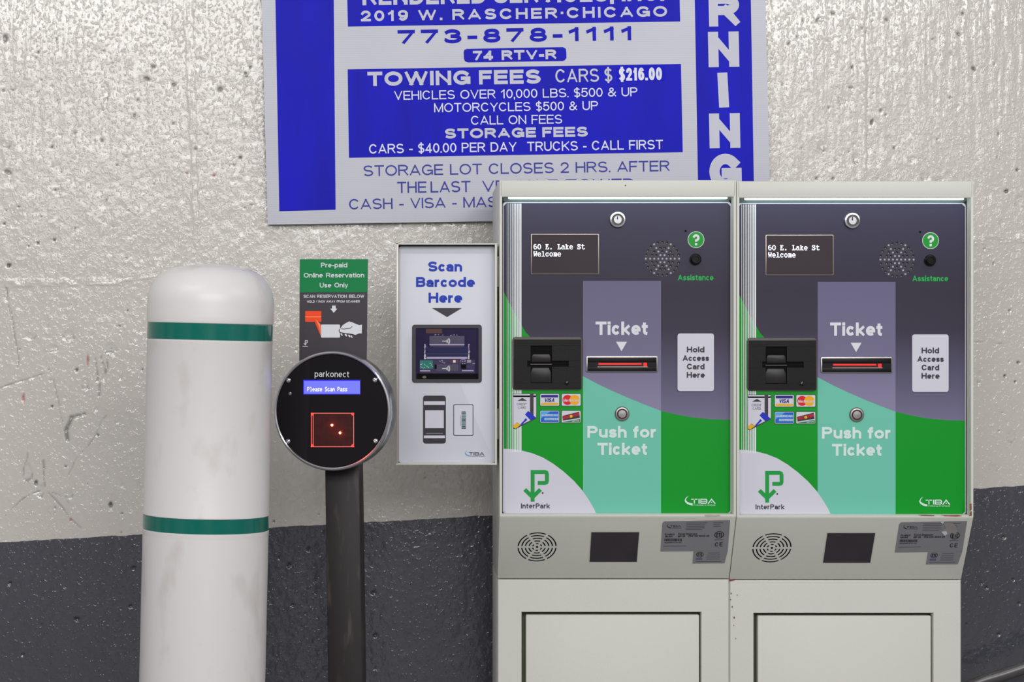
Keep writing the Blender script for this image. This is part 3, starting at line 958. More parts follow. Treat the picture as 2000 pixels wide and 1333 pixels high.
def make_kiosk():
    X0, X1 = kx(975.5), kx(1438)
    ZT, ZB = kz(352), kz(1131, 3.785)
    XC = (X0 + X1) / 2
    L = Vector((XC, KY, 0))
    k = thing('ticket_kiosk', 'left ticket kiosk, beside the barcode scan box, with an unmarked hood and clean sticker', 'ticket machine', L, 'twin ticket kiosks')
    t = .0045
    BACK = 4.035
    prof = [(KY, ZT), (KY, kz(1009)), (3.785, ZB), (BACK, ZB), (BACK, ZT)]
    h = M()
    h.profile_x(prof, X0, X0 + t, cream, .0012)
    h.profile_x(prof, X1 - t, X1, cream, .0012)
    h.profile_x([(KY, ZT), (KY, kz(385)), (KY + .012, kz(384.5)), (KY + .012, ZT - .006), (BACK, ZT - .006), (BACK, ZT)], X0 + .0005, X1 - .0005, cream, .0018)
    h.profile_x([(KY, kz(1005.5)), (KY, kz(1010)), (3.785, ZB), (BACK - .01, ZB), (BACK - .01, kz(1005.5))], X0 + .0008, X1 - .0008, cream, .0022)
    h.box((X0 + t, KY + .040, kz(1005.5)), (X1 - t, BACK - .002, ZT - .008), cream_in)
    h.build('housing', k, L, label='cream powder-coated metal housing with a slanted skirt')
    gs = M()
    for a, b in (((kx(980.5), KY + .0265, kz(1005.5)), (kx(982.5), KY + .040, kz(389))), ((kx(1428.6), KY + .0265, kz(1005.5)), (kx(1431.5), KY + .040, kz(389))), ((kx(981), KY + .0265, kz(1007)), (kx(1431), KY + .040, kz(1004.2)))):
        gs.box(a, b, gap_dark)
    gs.build('gap_shade', k, L, smooth=0)  # dark strips paint the shade of the deep gap round the panel
    ls = M()
    yl = KY + .0275
    ls.box((kx(983, yl), yl, kz(393.8, yl)), (kx(1431, yl), KY + .040, kz(385, yl)), edge_dark, .001)
    ls = ls.build('light_strip', k, L, label='grey-green holder of the light strip under the hood')
    le = M()
    yl = KY + .0125
    le.box((kx(993, yl), yl, kz(388.6, yl)), (kx(1421, yl), yl + .007, kz(384.4, yl)), led_strip, .0012)
    le.build('light_tube', ls, L, label='glowing white tube')

    # ---- door panel with its print
    YF = KY + .0255
    pz = lambda py: kz(py, YF)
    pxx = lambda px: kx(px, YF)
    pan = M()
    pan.prism(rrect(pxx(982), pz(1004.6), pxx(1428.4), pz(394.6), .006), YF, YF + .012, lav_p, .0008)
    pan = pan.build('face_panel', k, L, label='glossy printed front panel')
    g0 = G((0, YF - .0002, 0), (0, -1, 0), L)
    g0.k = YF / FPX
    def part(nm, fn, lab=None, par=pan):
        q = g0.new()
        fn(q)
        return q.build(nm, par, lab)
    x0, x1, y0, y1 = 983.6, 1426.6, 396.8, 1003
    wave = [(983.6, 570), (990, 583), (1005, 611), (1027, 650), (1048, 671), (1075, 692), (1105, 714), (1138, 735), (1170, 752), (1200, 766), (1230, 779), (1262, 792), (1291, 803), (1320, 810), (1350, 815.5), (1390, 819.5), (1426.6, 820.5)]
    white = [(983.6, 877), (1000, 877.8), (1017, 880), (1040, 886), (1060, 894), (1080, 906), (1100, 921), (1120, 939), (1137, 958), (1150, 977), (1160, 994), (1164, 1003)]
    yw = lambda x: float(np.interp(x, [p[0] for p in wave], [p[1] for p in wave]))
    part('printed_ground', lambda q: q.poly([(x0 + 6, y0), (x1 - 6, y0), (x1, y0 + 6), (x1, y1 - 5), (x1 - 5, y1), (x0 + 5, y1), (x0, y1 - 5), (x0, y0 + 6)], violet_dark, 1), 'dark violet upper print')
    part('printed_wave', lambda q: q.poly(wave + [(x1, y1 - 5), (x1 - 5, y1), (x0 + 5, y1), (x0, y1 - 5)], green_p, 2), 'green lower print with a curved top')
    def cols(q):
        c0, c1 = 1138.7, 1291
        mid = [(c0, yw(c0))] + [p for p in wave if c0 < p[0] < c1] + [(c1, yw(c1))]
        q.poly([(c0, 549), (c1, 549)] + mid[::-1], violet_mid, 3)
        q.poly(mid + [(c1, y1), (c0, y1)], mint_p, 3)
    part('printed_column', cols, 'pale centre column, violet over mint')
    part('printed_corner', lambda q: q.poly(white + [(x0 + 5, y1), (x0, y1 - 5)], lav_p, 4), 'white curved corner')
    def stripes(q):
        for x, w in ((990.4, .7), (993.7, 1.0), (997.2, 1.2), (1000.4, 1.4), (1004, 1.8), (1007.2, 2.0), (1010.5, 2.0), (1013.7, 2.2), (1017, 2.8)):
            q.rect(x - w / 2, y0 + 1, x + w / 2, 884, stripe_w, 5)
    part('pin_stripes', stripes, 'white vertical pin stripes')
    part('lettering', lambda q: q.text('Ticket', 1163, 654.5, 1265, 654.5, 26, white_ink, 6, .22, gap=.09))
    part('arrow_mark', lambda q: q.poly([(1203, 668), (1224.5, 668), (1213.7, 686.5)], white_ink, 6), 'white down-pointing triangle')
    part('lettering', lambda q: q.text('Push for', 1147, 855.5, 1282, 855.5, 23, pale_ink, 6, .225, gap=.09).text('Ticket', 1166.5, 889, 1264, 889, 23.5, pale_ink, 6, .225, gap=.09))
    part('lettering', lambda q: q.text('Assistance', 1323.5, 548, 1393.5, 548, 11.2, green_ink, 6, .19, gap=.08))
    part('help_emblem', lambda q: q.disc(1359.2, 468.5, 16.3, white_ink, 6).disc(1359.2, 468.5, 15.2, green_p, 7).text('?', 1352.6, 479.5, 1366, 479.5, 21.5, white_ink, 8, .2), 'green disc with a white question mark')
    part('arrow_logo', lambda q: (p_arrow_logo(q, 1036.2, 918.6, 1.0, logo_green, 6), q.disc(1059.8, 963.5, 1.8, ink_dark, 6, n=10), q.text('InterPark', 1017.5, 993.6, 1074, 993.6, 9.8, ink_dark, 6, .18, gap=.11)), 'green letter P ending in a down arrow')
    part('swoosh_logo', lambda q: swoosh_logo(q, 1337, 969, 1.0, pale_ink, pale_ink, 6), 'white crescent maker mark')
    # card artwork
    def credit(q):
        q.rect(1001.4, 769.4, 1048, 772 + 4, ink_dark, 6, 2)
        q.poly([(1001.4, 772), (1048, 772), (1048, 817), (1007, 838.6), (1003, 838), (1001, 835)], ink_dark, 6)
        q.rect(1002.2, 770.2, 1047.2, 776, lav_p, 7, 2)
        q.poly([(1002.2, 773), (1047.2, 773), (1047.2, 816.4), (1032, 803.6), (1002.4, 832)], lav_p, 7)
        q.rect(1035, 770.2, 1042, 801, ink_dark, 8)
        q.poly([(1035, 800.5), (1042, 800.5), (1042, 812), (1035, 806)], ink_dark, 8)
        q.poly([(1010.3, 783.4), (1020, 777.6), (1029.6, 783.4)], ink_dark, 8)
        q.text('CREDIT', 1009.5, 792.3, 1029, 792.3, 4.6, ink_dark, 8, .12)
        q.text('CARD', 1011.8, 799, 1027.5, 799, 4.6, ink_dark, 8, .12)
        q.poly([(1031.8, 803), (1046.6, 816.6), (1036, 821.4), (1025, 810)], royal_ink, 8)
        q.poly([(1025, 810), (1036, 821.4), (1017, 830.6), (1009, 825.4)], lav_p, 8)
        q.poly([(1026.5, 817), (1030, 820.5), (1023.6, 826), (1018.6, 831.2), (1016.4, 829.4), (1020, 825), (1023, 822)], royal_ink, 9)
        q.poly([(1008.6, 825.6), (1016, 830.8), (1007, 837.6), (1002.6, 836), (1001.8, 833)], visa_gold, 8)
    part('card_diagram', credit, 'picture of a bank card with its stripe')
    def card(q, x, y):
        q.rect(x - .9, y - .9, x + 37.9, y + 23.9, ink_dark, 6, 2.4)
        q.rect(x, y, x + 37, y + 23, lav_p, 7, 2)
    def visa(q):
        card(q, 1055, 770)
        q.rect(1056.8, 771.8, 1090, 776.8, visa_blue, 8)
        q.rect(1056.8, 787.4, 1090, 791.6, visa_gold, 8)
        q.text('VISA', 1062.6, 785.9, 1082.6, 785.9, 7.8, visa_blue, 8, .22, gap=.06, slant=.2)
    part('card_sticker', visa, 'white card mark with blue and gold bars')
    def circles(q):
        card(q, 1097, 770)
        q.disc(1108.4, 781.6, 9.8, red_ink, 8).disc(1122.2, 781.6, 9.8, amber_ink, 9)
        q.text('MasterCard', 1100, 785, 1131, 785, 5.4, lav_p, 10, .18, slant=.15)
    part('card_sticker', circles, 'white card mark with red and yellow discs')
    def amex(q):
        card(q, 1055, 803)
        q.rect(1056, 804, 1091, 825, azure_ink, 8)
        q.poly([(1056, 804), (1075, 804), (1056, 818)], sky_ink, 9)
        q.rect(1056, 809, 1090, 814, sky_ink, 10)
        q.rect(1062.5, 816.5, 1091, 821.5, sky_ink, 10)
        q.text('AMERICAN', 1057, 813.6, 1089.5, 813.6, 4.2, lav_p, 11, .2)
        q.text('EXPRESS', 1064, 821, 1090.5, 821, 4.2, lav_p, 11, .2)
    part('card_sticker', amex, 'blue card mark')
    def disco(q):
        card(q, 1097, 803)
        q.poly([(1098, 813), (1131, 804.6), (1132.6, 816.8), (1099.4, 822)], ink_black, 8)
        q.poly([(1099, 824.6), (1133, 818.8), (1133, 825.2), (1099, 825.2)], dgreen_ink, 8)
        q.text('DISCOVER', 1099.6, 819.6, 1131.6, 812.2, 5.6, red_ink, 9, .2)
        q.disc(1115.4, 813.6, 2.9, amber_ink, 10, n=16)
        q.text('NOVUS', 1117.4, 824.6, 1131, 823.4, 2.6, pale_ink, 9, .2)
    part('card_sticker', disco, 'black and green slanted card mark')

    # ---- fittings on the panel (fronts a little proud of it)
    def rp(m, x0, y0, x1, y1, r, ya, yb, mt, ch=.0006):
        m.prism(rrect(kx(x0, ya), kz(y1, ya), kx(x1, ya), kz(y0, ya), r / KS), ya, yb, mt, ch)
    rotc = lambda px, py, Y: Matrix.Translation(px3(px, py, Y)) @ Matrix.Rotation(R(90), 4, 'X')
    s = 1 / KS
    lk = M()
    lk.lathe([(15.8 * s, 0), (15.8 * s, .005), (14.8 * s, .0062), (12.2 * s, .0064), (12 * s, .0046), (8 * s, .0046), (7.6 * s, .0066), (0, .0066)], chrome, 48, rotc(1206, 429.5, YF))
    lk = lk.build('door_lock', k, L, label='round chrome cam lock')
    f = M()
    f.lathe([(11.9 * s, .0044), (11.9 * s, .0050), (8.1 * s, .0050), (8.1 * s, .0044)], black_rim, 40, rotc(1206, 429.5, YF))
    f.build('lock_ring', lk, L, label='dark ring round the key barrel')
    f = M()
    yk = YF - .0069
    f.box((kx(1205.2, yk), yk, kz(429, yk)), (kx(1207, yk), yk + .0006, kz(422.5, yk)), black_deep)
    f.build('key_slot', lk, L)
    q = g0.new()
    q.m.box(px3(1205, 424, YF - .0069), px3(1207, 419, YF - .0069) + Vector((0, .0012, 0)), black_deep)
    disp = M()
    rp(disp, 1036.6, 456.8, 1170.4, 536.4, 2.5, YF - .0022, YF + .001, mat('screen_bezel', rgb(150, 140, 134), .25, .6), .0006)
    disp = disp.build('display', k, L, label='smoked glass screen with a pale frame')
    gd = G((0, YF - .0023, 0), (0, -1, 0), L)
    gd.k = YF / FPX
    q = gd.new()
    q.rect(1038.4, 458.6, 1168.4, 534.6, glass_screen, 1, 1.5)
    bitmap_line(q, '60 E. Lake St', BIG, 1042, 477.2, 7.78, .86, 1.12, lcd_white, 2)
    bitmap_line(q, 'Welcome', BIG, 1042, 491.2, 7.78, .86, 1.12, lcd_white, 2)
    q.build('screen', disp, 'dark screen with white lit letters')
    q = g0.new()
    cxs, cys, p = 1293.8, 505.6, 8.0
    q.disc(cxs, cys, 35, mat('speaker_ground', rgb(52, 48, 63), .35), 2)
    for row in range(-4, 5):
        n = 9 - abs(row)
        for i in range(n):
            x, y = (i - (n - 1) / 2) * p, row * p * .866
            lit = (row == 0) or abs(abs(x) - abs(row) * p / 2) < .1
            lx, ly = (x * (1 + .0), y)
            if abs(row) == 4 or i in (0, n - 1):
                d = math.hypot(x, y)
                if d > 1:
                    lx, ly = x * 32.5 / d, y * 32.5 / d
            q.disc(cxs + lx, cys - ly, 2.5 if not lit else 1.9, mat_hole if not lit else mat_holelit, 3, n=12)
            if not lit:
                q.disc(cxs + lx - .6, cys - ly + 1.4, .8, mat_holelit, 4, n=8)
    q.build('speaker_grille', k, 'round field of small drilled holes')
    hb = M()
    hb.lathe([(11.8 * s, 0), (11.6 * s, .003), (9.6 * s, .0044), (9.2 * s, .012), (8 * s, .0135), (5.6 * s, .0135), (5 * s, .0115), (0, .0115)], black_gloss, 40, rotc(1358, 507, YF))
    hb.build('intercom_button', k, L, label='black round call button')
    pin = M()
    pin.lathe([(2.2 * s, 0), (2.2 * s, .0006), (0, .0006)], black_deep, 14, rotc(1339, 451.5, YF))
    pin.build('microphone_hole', k, L)
    ts = M()
    rp(ts, 1144.6, 695.8, 1285, 727.4, 3, YF - .003, YF, steel, .0008)
    ts = ts.build('ticket_slot', k, L, label='black ticket mouth with a bright metal edge')
    # black face with an open mouth, red light inside
    ya, yb = YF - .0044, YF - .0026
    fr = M()
    X = lambda v, y=ya: kx(v, y)
    Z = lambda v, y=ya: kz(v, y)
    fr.box((X(1147.4), ya, Z(708)), (X(1282.6), yb, Z(698.4)), black_plastic, .0005)
    fr.box((X(1147.4), ya, Z(725.4)), (X(1282.6), yb, Z(717)), black_plastic, .0005)
    fr.box((X(1147.4), ya, Z(717)), (X(1168), yb, Z(708)), black_plastic)
    fr.box((X(1264), ya, Z(717)), (X(1282.6), yb, Z(708)), black_plastic)
    fr.box((X(1167), ya - .0004, Z(717.8)), (X(1265), ya + .0006, Z(716.4)), steel)
    fr.build('slot_bezel', ts, L, label='black plastic mouth')
    gl = M()
    gl.box((X(1169), YF - .0031, Z(712.6)), (X(1253), YF - .00305, Z(709.6)), red_glow)
    gl.box((X(1257), YF - .0031, Z(716)), (X(1264), YF - .00305, Z(709)), red_glow)
    gl.box((X(1168), YF - .00306, Z(717)), (X(1264), YF - .003, Z(708)), mat_redin)
    gl.build('slot_light', ts, L, smooth=0, label='red lit throat of the slot')
    cr = M()
    rp(cr, 1000.6, 658.4, 1137.4, 762.4, 7, YF - .004, YF, black_rim, .0012)
    cr = cr.build('card_reader', k, L, label='black card reader with a worn rim')
    # card reader face: frame around a cross-shaped opening
    ya, yb = YF - .0075, YF - .0038
    f = M()
    for a in ((1004, 663.5, 1135, 675.5), (1004, 675, 1036.4, 705), (1078, 675, 1135, 705), (1004, 716.8, 1036.4, 749), (1078, 716.8, 1135, 749), (1004, 704.6, 1030, 717.2), (1110.6, 704.6, 1135, 717.2), (1004, 748.6, 1135, 759.5)):
        f.box((kx(a[0], ya), ya, kz(a[3], ya)), (kx(a[2], ya), yb, kz(a[1], ya)), black_plastic)
    f.build('reader_face', cr, L, smooth=0, label='matt black face with a cross-shaped opening')
    f = M()
    f.box((kx(1028, yb), yb - .0003, kz(750, yb)), (kx(1112, yb), yb - .0001, kz(674, yb)), black_deep)
    f.build('reader_throat', cr, L, smooth=0)
    f = M()
    yt = YF - .0066
    f.prism([(kx(1038.5, yt), kz(708, yt)), (kx(1038.5, yt), kz(696, yt)), (kx(1041, yt), kz(692, yt)), (kx(1073, yt), kz(692, yt)), (kx(1076, yt), kz(697, yt)), (kx(1076, yt), kz(708, yt))], yt, yb - .0004, mat_thumb, .0012)
    f.prism([(kx(1036, yt), kz(748, yt)), (kx(1036, yt), kz(728, yt)), (kx(1040, yt), kz(718.5, yt)), (kx(1072, yt), kz(718.5, yt)), (kx(1077, yt), kz(728, yt)), (kx(1077, yt), kz(748, yt))], yt, yb - .0004, mat_thumb, .0014)
    f.box((kx(1036, yt), yt - .0006, kz(712.8, yt)), (kx(1078, yt), yt + .0004, kz(711.2, yt)), black_rim)
    f.build('thumb_rest', cr, L, label='shiny black thumb rest inside the opening')
    f = M()
    f.lathe([(4.4 * s, 0), (4.3 * s, .0012), (3.2 * s, .0016), (2.8 * s, .0008), (0, .0012)], black_gloss, 24, rotc(1107, 748.5, YF - .0075))
    f.build('status_lamp', cr, L)
    ac = M()
    rp(ac, 1323.4, 651.8, 1394.4, 764.4, 5, YF - .0028, YF, lav_p, .0007)
    ac = ac.build('access_plate', k, L, label='white plate for holding a card to')
    ga = G((0, YF - .0029, 0), (0, -1, 0), L)
    ga.k = YF / FPX
    for tx, a, b, y in (('Hold', 1341.5, 1375.8, 688.8), ('Access', 1333, 1384.8, 705.5), ('Card', 1341.5, 1376, 722), ('Here', 1341.3, 1376.8, 738.4)):
        ga.text(tx, a, y, b, y, 11.3, ink_dark, 1, .23, gap=.08)
    ga.build('lettering', ac)
    bt = M()
    bt.lathe([(14.6 * s, 0), (14.4 * s, .0022), (12.6 * s, .004), (10.4 * s, .0042), (10.2 * s, .003), (7.8 * s, .003), (7.6 * s, .0046), (0, .0048)], steel, 48, rotc(1214.8, 808.8, YF))
    bt = bt.build('push_button', k, L, label='round steel push button')
    f = M()
    f.lathe([(10.3 * s, .0030), (10.2 * s, .0033), (7.9 * s, .0033), (7.8 * s, .0030)], mat_btnring, 40, rotc(1214.8, 808.8, YF))
    f.build('button_ring', bt, L, label='dark maroon ring')

    # ---- slanted skirt fittings
    A, B = Vector((0, KY, kz(1010))), Vector((0, 3.785, ZB))
    d = (B - A).normalized()
    n = Vector((0, d.z, -d.y))
    if n.y > 0:
        n = -n
    gk = G(A + n * .0003, n, L)
    gk.k = 3.742 / FPX
    q = gk.new()
    for r in (37, 30, 23, 16, 9):
        for a in range(0, 360, 60):
            pad = math.degrees(2.6 / r) if r > 10 else 14
            q.disc(1049, 1069, r + 1.1, black_deep, 1, a0=a + pad, a1=a + 60 - pad, inner=r - 1.3, n=8)
            q.disc(1049, 1070.1, r + 1.9, stripe_w, 0, a0=a + pad, a1=a + 60 - pad, inner=r + 1.0, n=8) if 170 < a < 350 else None  # white arcs paint highlights on the lower slot edges
    q.disc(1049, 1069, 2.4, black_deep, 1, n=14)
    q.build('sound_grille', k, 'round grille of slots arranged in rings')
    q = gk.new()
    q.poly([(1154, 1039), (1249.4, 1039), (1244.6, 1099), (1150, 1099)], cream_in, 1)
    q.poly([(1155, 1040), (1248.4, 1040), (1243.6, 1098), (1151.4, 1098)], mat_window, 2)
    q.build('sensor_window', k, 'dark glossy window in the skirt')
    def sticker(q, peel):
        q.poly([(1297, 1019) if not peel else (1299, 1018), (1426, 1016.4), (1421.6, 1076.4), (1384, 1077), (1289.8, 1078), (1293.6, 1023)], label_grey, 1)
        q.poly([(1354.4, 1077), (1421.6, 1076.2), (1415, 1101), (1352.6, 1101.4)], label_grey, 1)
        swoosh_logo(q, 1302.6, 1023.6, .46, ink_black, ink_black, 2)
        for i, (tx, a, b) in enumerate((('PRODUCED BY PARKING SYSTEMS LTD', 1341, 1381), ('SERVICE PARKING', 1340.6, 1377), ('SYSTEMS PARK', 1340.6, 1376), ('TEL AND FAX', 1340.4, 1376), ('SERIAL NO', 1340.2, 1371))):
            q.line([(a, 1022 + i * 3.3), (b, 1021.6 + i * 3.3)], 1.1, teal_ink, 2)
        for i, b in enumerate((1412, 1406, 1407)):
            q.line([(1393.6, 1021.6 + i * 3.4), (b, 1021.4 + i * 3.4)], 1.1, teal_ink, 2)
        q.text('Product:', 1298.6, 1046, 1318, 1045.6, 3.7, ink_black, 2, .2)
        q.text('Ticket Dispenser', 1324, 1045.4, 1362, 1044.8, 3.7, ink_black, 2, .2)
        q.text('Model:', 1298.4, 1050, 1314, 1049.8, 3.7, ink_black, 2, .2)
        q.text('MP-30', 1324, 1049.8, 1338, 1049.6, 3.7, ink_black, 2, .2)
        q.text('P/N 130-3040-20', 1344, 1049.6, 1385, 1048.8, 3.7, ink_black, 2, .2)
        rs = random.Random(3)
        x = 1297.4
        while x < 1331:
            w = rs.choice((.7, 1.1, 1.7))
            q.rect(x, 1052.4, x + w, 1057.4, ink_black, 2)
            x += w + rs.choice((.5, .8))
        q.text('132099-070-00', 1297, 1061.4, 1331, 1061, 2.6, ink_black, 2, .2)
        q.line([(1296.4, 1067.4), (1340, 1066.8)], 1, teal_ink, 2)
        q.disc(1404.6, 1045, 9.4, ink_black, 2, inner=7.6)
        q.text('ETL', 1398.6, 1049, 1410.8, 1048.8, 7.6, ink_black, 2, .2)
        q.line([(1395, 1055), (1412, 1054.6)], 1.1, ink_black, 2)
        q.text('CE', 1395.8, 1068, 1411, 1067.6, 8, ink_black, 2, .17, gap=.3)
        q.disc(1367, 1083.6, 7.2, ink_black, 2, inner=5.8)
        q.text('ETL', 1362.6, 1086.4, 1371.6, 1086.2, 5.4, ink_black, 2, .2)
        q.rect(1359, 1090.4, 1371.6, 1094, mat_bluegrey, 2)
        for i in range(4):
            q.line([(1383 - i, 1080.6 + i * 4), (1405, 1080.2 + i * 4)], 1.1, teal_ink, 2)
        q.line([(1359, 1097.4), (1409, 1097)], 1.1, teal_ink, 2)
    q = gk.new()
    sticker(q, False)
    q.build('rating_sticker', k, 'grey sticker of small print')

    # ---- lower cabinet
    YC = 3.785
    lc = M()
    cx_ = lambda v: kx(v, YC)
    cz = lambda v: kz(v, YC)
    zt = ZB - .0012
    ox0, ox1, oz1, oz0 = cx_(1018), cx_(1370.5), cz(1195.6), .055
    e = .0018
    loops = [[(X0, 0), (X1, 0), (X1, zt), (X0, zt)], [(X0 + e, e), (X1 - e, e), (X1 - e, zt - e), (X0 + e, zt - e)], [(ox0, oz0), (ox1, oz0), (ox1, oz1), (ox0, oz1)], [(ox0 + e * .5, oz0 + e * .5), (ox1 - e * .5, oz0 + e * .5), (ox1 - e * .5, oz1 - e * .5), (ox0 + e * .5, oz1 - e * .5)]]
    ys = [YC + e, YC, YC, YC + e]
    vv = [(p[0], y, p[1]) for lp, y in zip(loops, ys) for p in lp] + [(p[0], YC + .028, p[1]) for p in loops[0]] + [(p[0], YC + .028, p[1]) for p in loops[3]]
    ff = []
    for i in range(4):
        j = (i + 1) % 4
        for o_ in (0, 4, 8):
            ff.append([o_ + i, o_ + j, o_ + 4 + j, o_ + 4 + i])
        ff.append([16 + i, 16 + j, j, i])
        ff.append([12 + i, 12 + j, 20 + j, 20 + i])
    lc.add(vv, ff, cream)
    lc.box((X0, YC + .026, 0), (X1, BACK, zt), cream, .002)
    lc.build('base_cabinet', k, L, label='cream lower cabinet')
    dr = M()
    dr.box((cx_(1027.4), YC + .002, oz0 + .005), (cx_(1366), YC + .022, cz(1202)), cream, .0022)
    dr.build('base_door', k, L, label='flat door set into the lower cabinet')
    gp = M()
    gp.box((ox0, YC + .0245, oz0), (ox1, YC + .0262, oz1), mat_olive)
    gp.build('door_groove', k, L, smooth=0, label='dark groove round the door')
    return k, L, g0, gk

mat_hole = mat('drilled_hole', rgb(14, 13, 18), .6)
mat_holelit = mat('hole_lit_inside', rgb(160, 160, 172), .35)  # pale colour paints the light caught inside the speaker holes
mat_redin = mat('red_slot_inside', rgb(60, 8, 8), .4)
black_gloss = mat('gloss_black', rgb(20, 20, 22), .12)
mat_thumb = mat('shiny_black_thumb', rgb(34, 32, 34), .34, var=.2, vscale=90)
mat_btnring = mat('maroon_ring', rgb(70, 36, 46), .3)
mat_window = mat('smoked_window', rgb(58, 54, 60), .09, var=.15, vscale=30)
teal_ink = mat('faint_small_print', rgb(66, 64, 72), .5)
mat_bluegrey = mat('blue_grey_ink', rgb(92, 92, 128), .5)
mat_olive = mat('olive_shadow_gap', rgb(96, 100, 82), .7)

kiosk, KL, kg0, kgk = make_kiosk()

def copy_tree(o, parent=None):
    c = o.copy()
    COL.objects.link(c)
    if parent:
        c.parent = parent
    for ch in list(o.children):
        copy_tree(ch, c)
    return c
FACE_BITS = ('face_panel', 'door_lock', 'display', 'speaker_grille', 'intercom_button', 'microphone_hole', 'ticket_slot', 'card_reader', 'access_plate', 'push_button')
kiosk_b = copy_tree(kiosk)
kiosk_b.location = KL + Vector((463.6 / KS, .0004, -.0016))
kiosk_b['label'] = 'right ticket kiosk, with the torn sticker and rust-chipped ledge, nearest the bent pipe'
for ch in kiosk_b.children:
    if ch.name.split('.')[0] in FACE_BITS:
        ch.location.x -= .0020

# wear that tells the two kiosks apart
gw = G((0, KY - .0003, 0), (0, -1, 0), KL)
gw.k = 1 / KS
gw.disc(1221.4, 362.3, 1.3, ink_dark, 1, n=10).build('paint_chip', kiosk, 'tiny dark chip on the hood')
gw.poly([(1376, 1006.6), (1384, 1006.2), (1393, 1006.8), (1404, 1006.4), (1408, 1008), (1402, 1009.4), (1392, 1009), (1383, 1010), (1377, 1009.2)], mat('rubbed_paint', rgb(172, 160, 146), .6, var=.15, vscale=300), 1)
gw.build('rubbed_paint', kiosk, 'rubbed beige patch on the ledge')
gw2 = G((0, KY - .0003, 0), (0, -1, 0), kiosk_b.location)
gw2.k = 1 / KS
red_chip = mat('red_brown_chip', rgb(150, 62, 54), .7, var=.3, vscale=300)
for pts, mt in (([(1792, 1006.4), (1808, 1006), (1826, 1007), (1824, 1008.6), (1800, 1008)], rust), ([(1836, 1006.4), (1852, 1007), (1871, 1006.6), (1880, 1008.6), (1868, 1009.4), (1846, 1008.6)], red_chip),
                ([(1893, 985), (1897.6, 984), (1897.8, 996), (1893.8, 999)], rust), ([(1894, 1001), (1898, 999), (1898, 1008), (1893, 1009)], rust)):
    gw2.new().poly(pts, mt, 1).build('rust_chip', kiosk_b, 'red-brown chip on the ledge or corner')
YC = 3.785
gw3 = G((0, YC - .0003, 0), (0, -1, 0), kiosk_b.location)
gw3.k = YC / FPX
for px, py, r in ((1434, 1207, 1.6), (1440, 1163, .9), (1428, 1160, 1.2), (1427, 1172, 1.0), (1430, 1186, 1.2), (1433, 1222, .8), (1437, 1248, .8)):
    gw3.new().disc(px, py, r, rust, 1, ry=r * 1.4, n=10).build('rust_speck', kiosk_b)
gw3.poly([(1424, 1133), (1438, 1133.4), (1430, 1135.4), (1424.4, 1136)], red_chip, 1)
gw3.build('rust_chip', kiosk_b, 'red-brown chip at the top corner of the base cabinet')
gs2 = kgk.new()
gs2.O = kgk.O.copy()
gs2.L = kiosk_b.location.copy()
gs2.poly([(1842, 1021), (1858, 1019.6), (1867, 1027), (1870, 1036), (1866, 1044), (1858, 1040), (1851, 1044.6), (1841, 1042), (1838.6, 1036), (1847, 1031)], mat('torn_label_backing', rgb(140, 138, 136), .6, var=.1, vscale=150), 9)
gs2.poly([(1838, 1038), (1848, 1036.6), (1850, 1042), (1845, 1046)], lav_p, 10)
gs2.poly([(1836, 1018.6), (1844, 1018), (1841, 1023)], lav_p, 10)
gs2.build('torn_patch', kiosk_b, 'torn pale patch on the grey sticker')

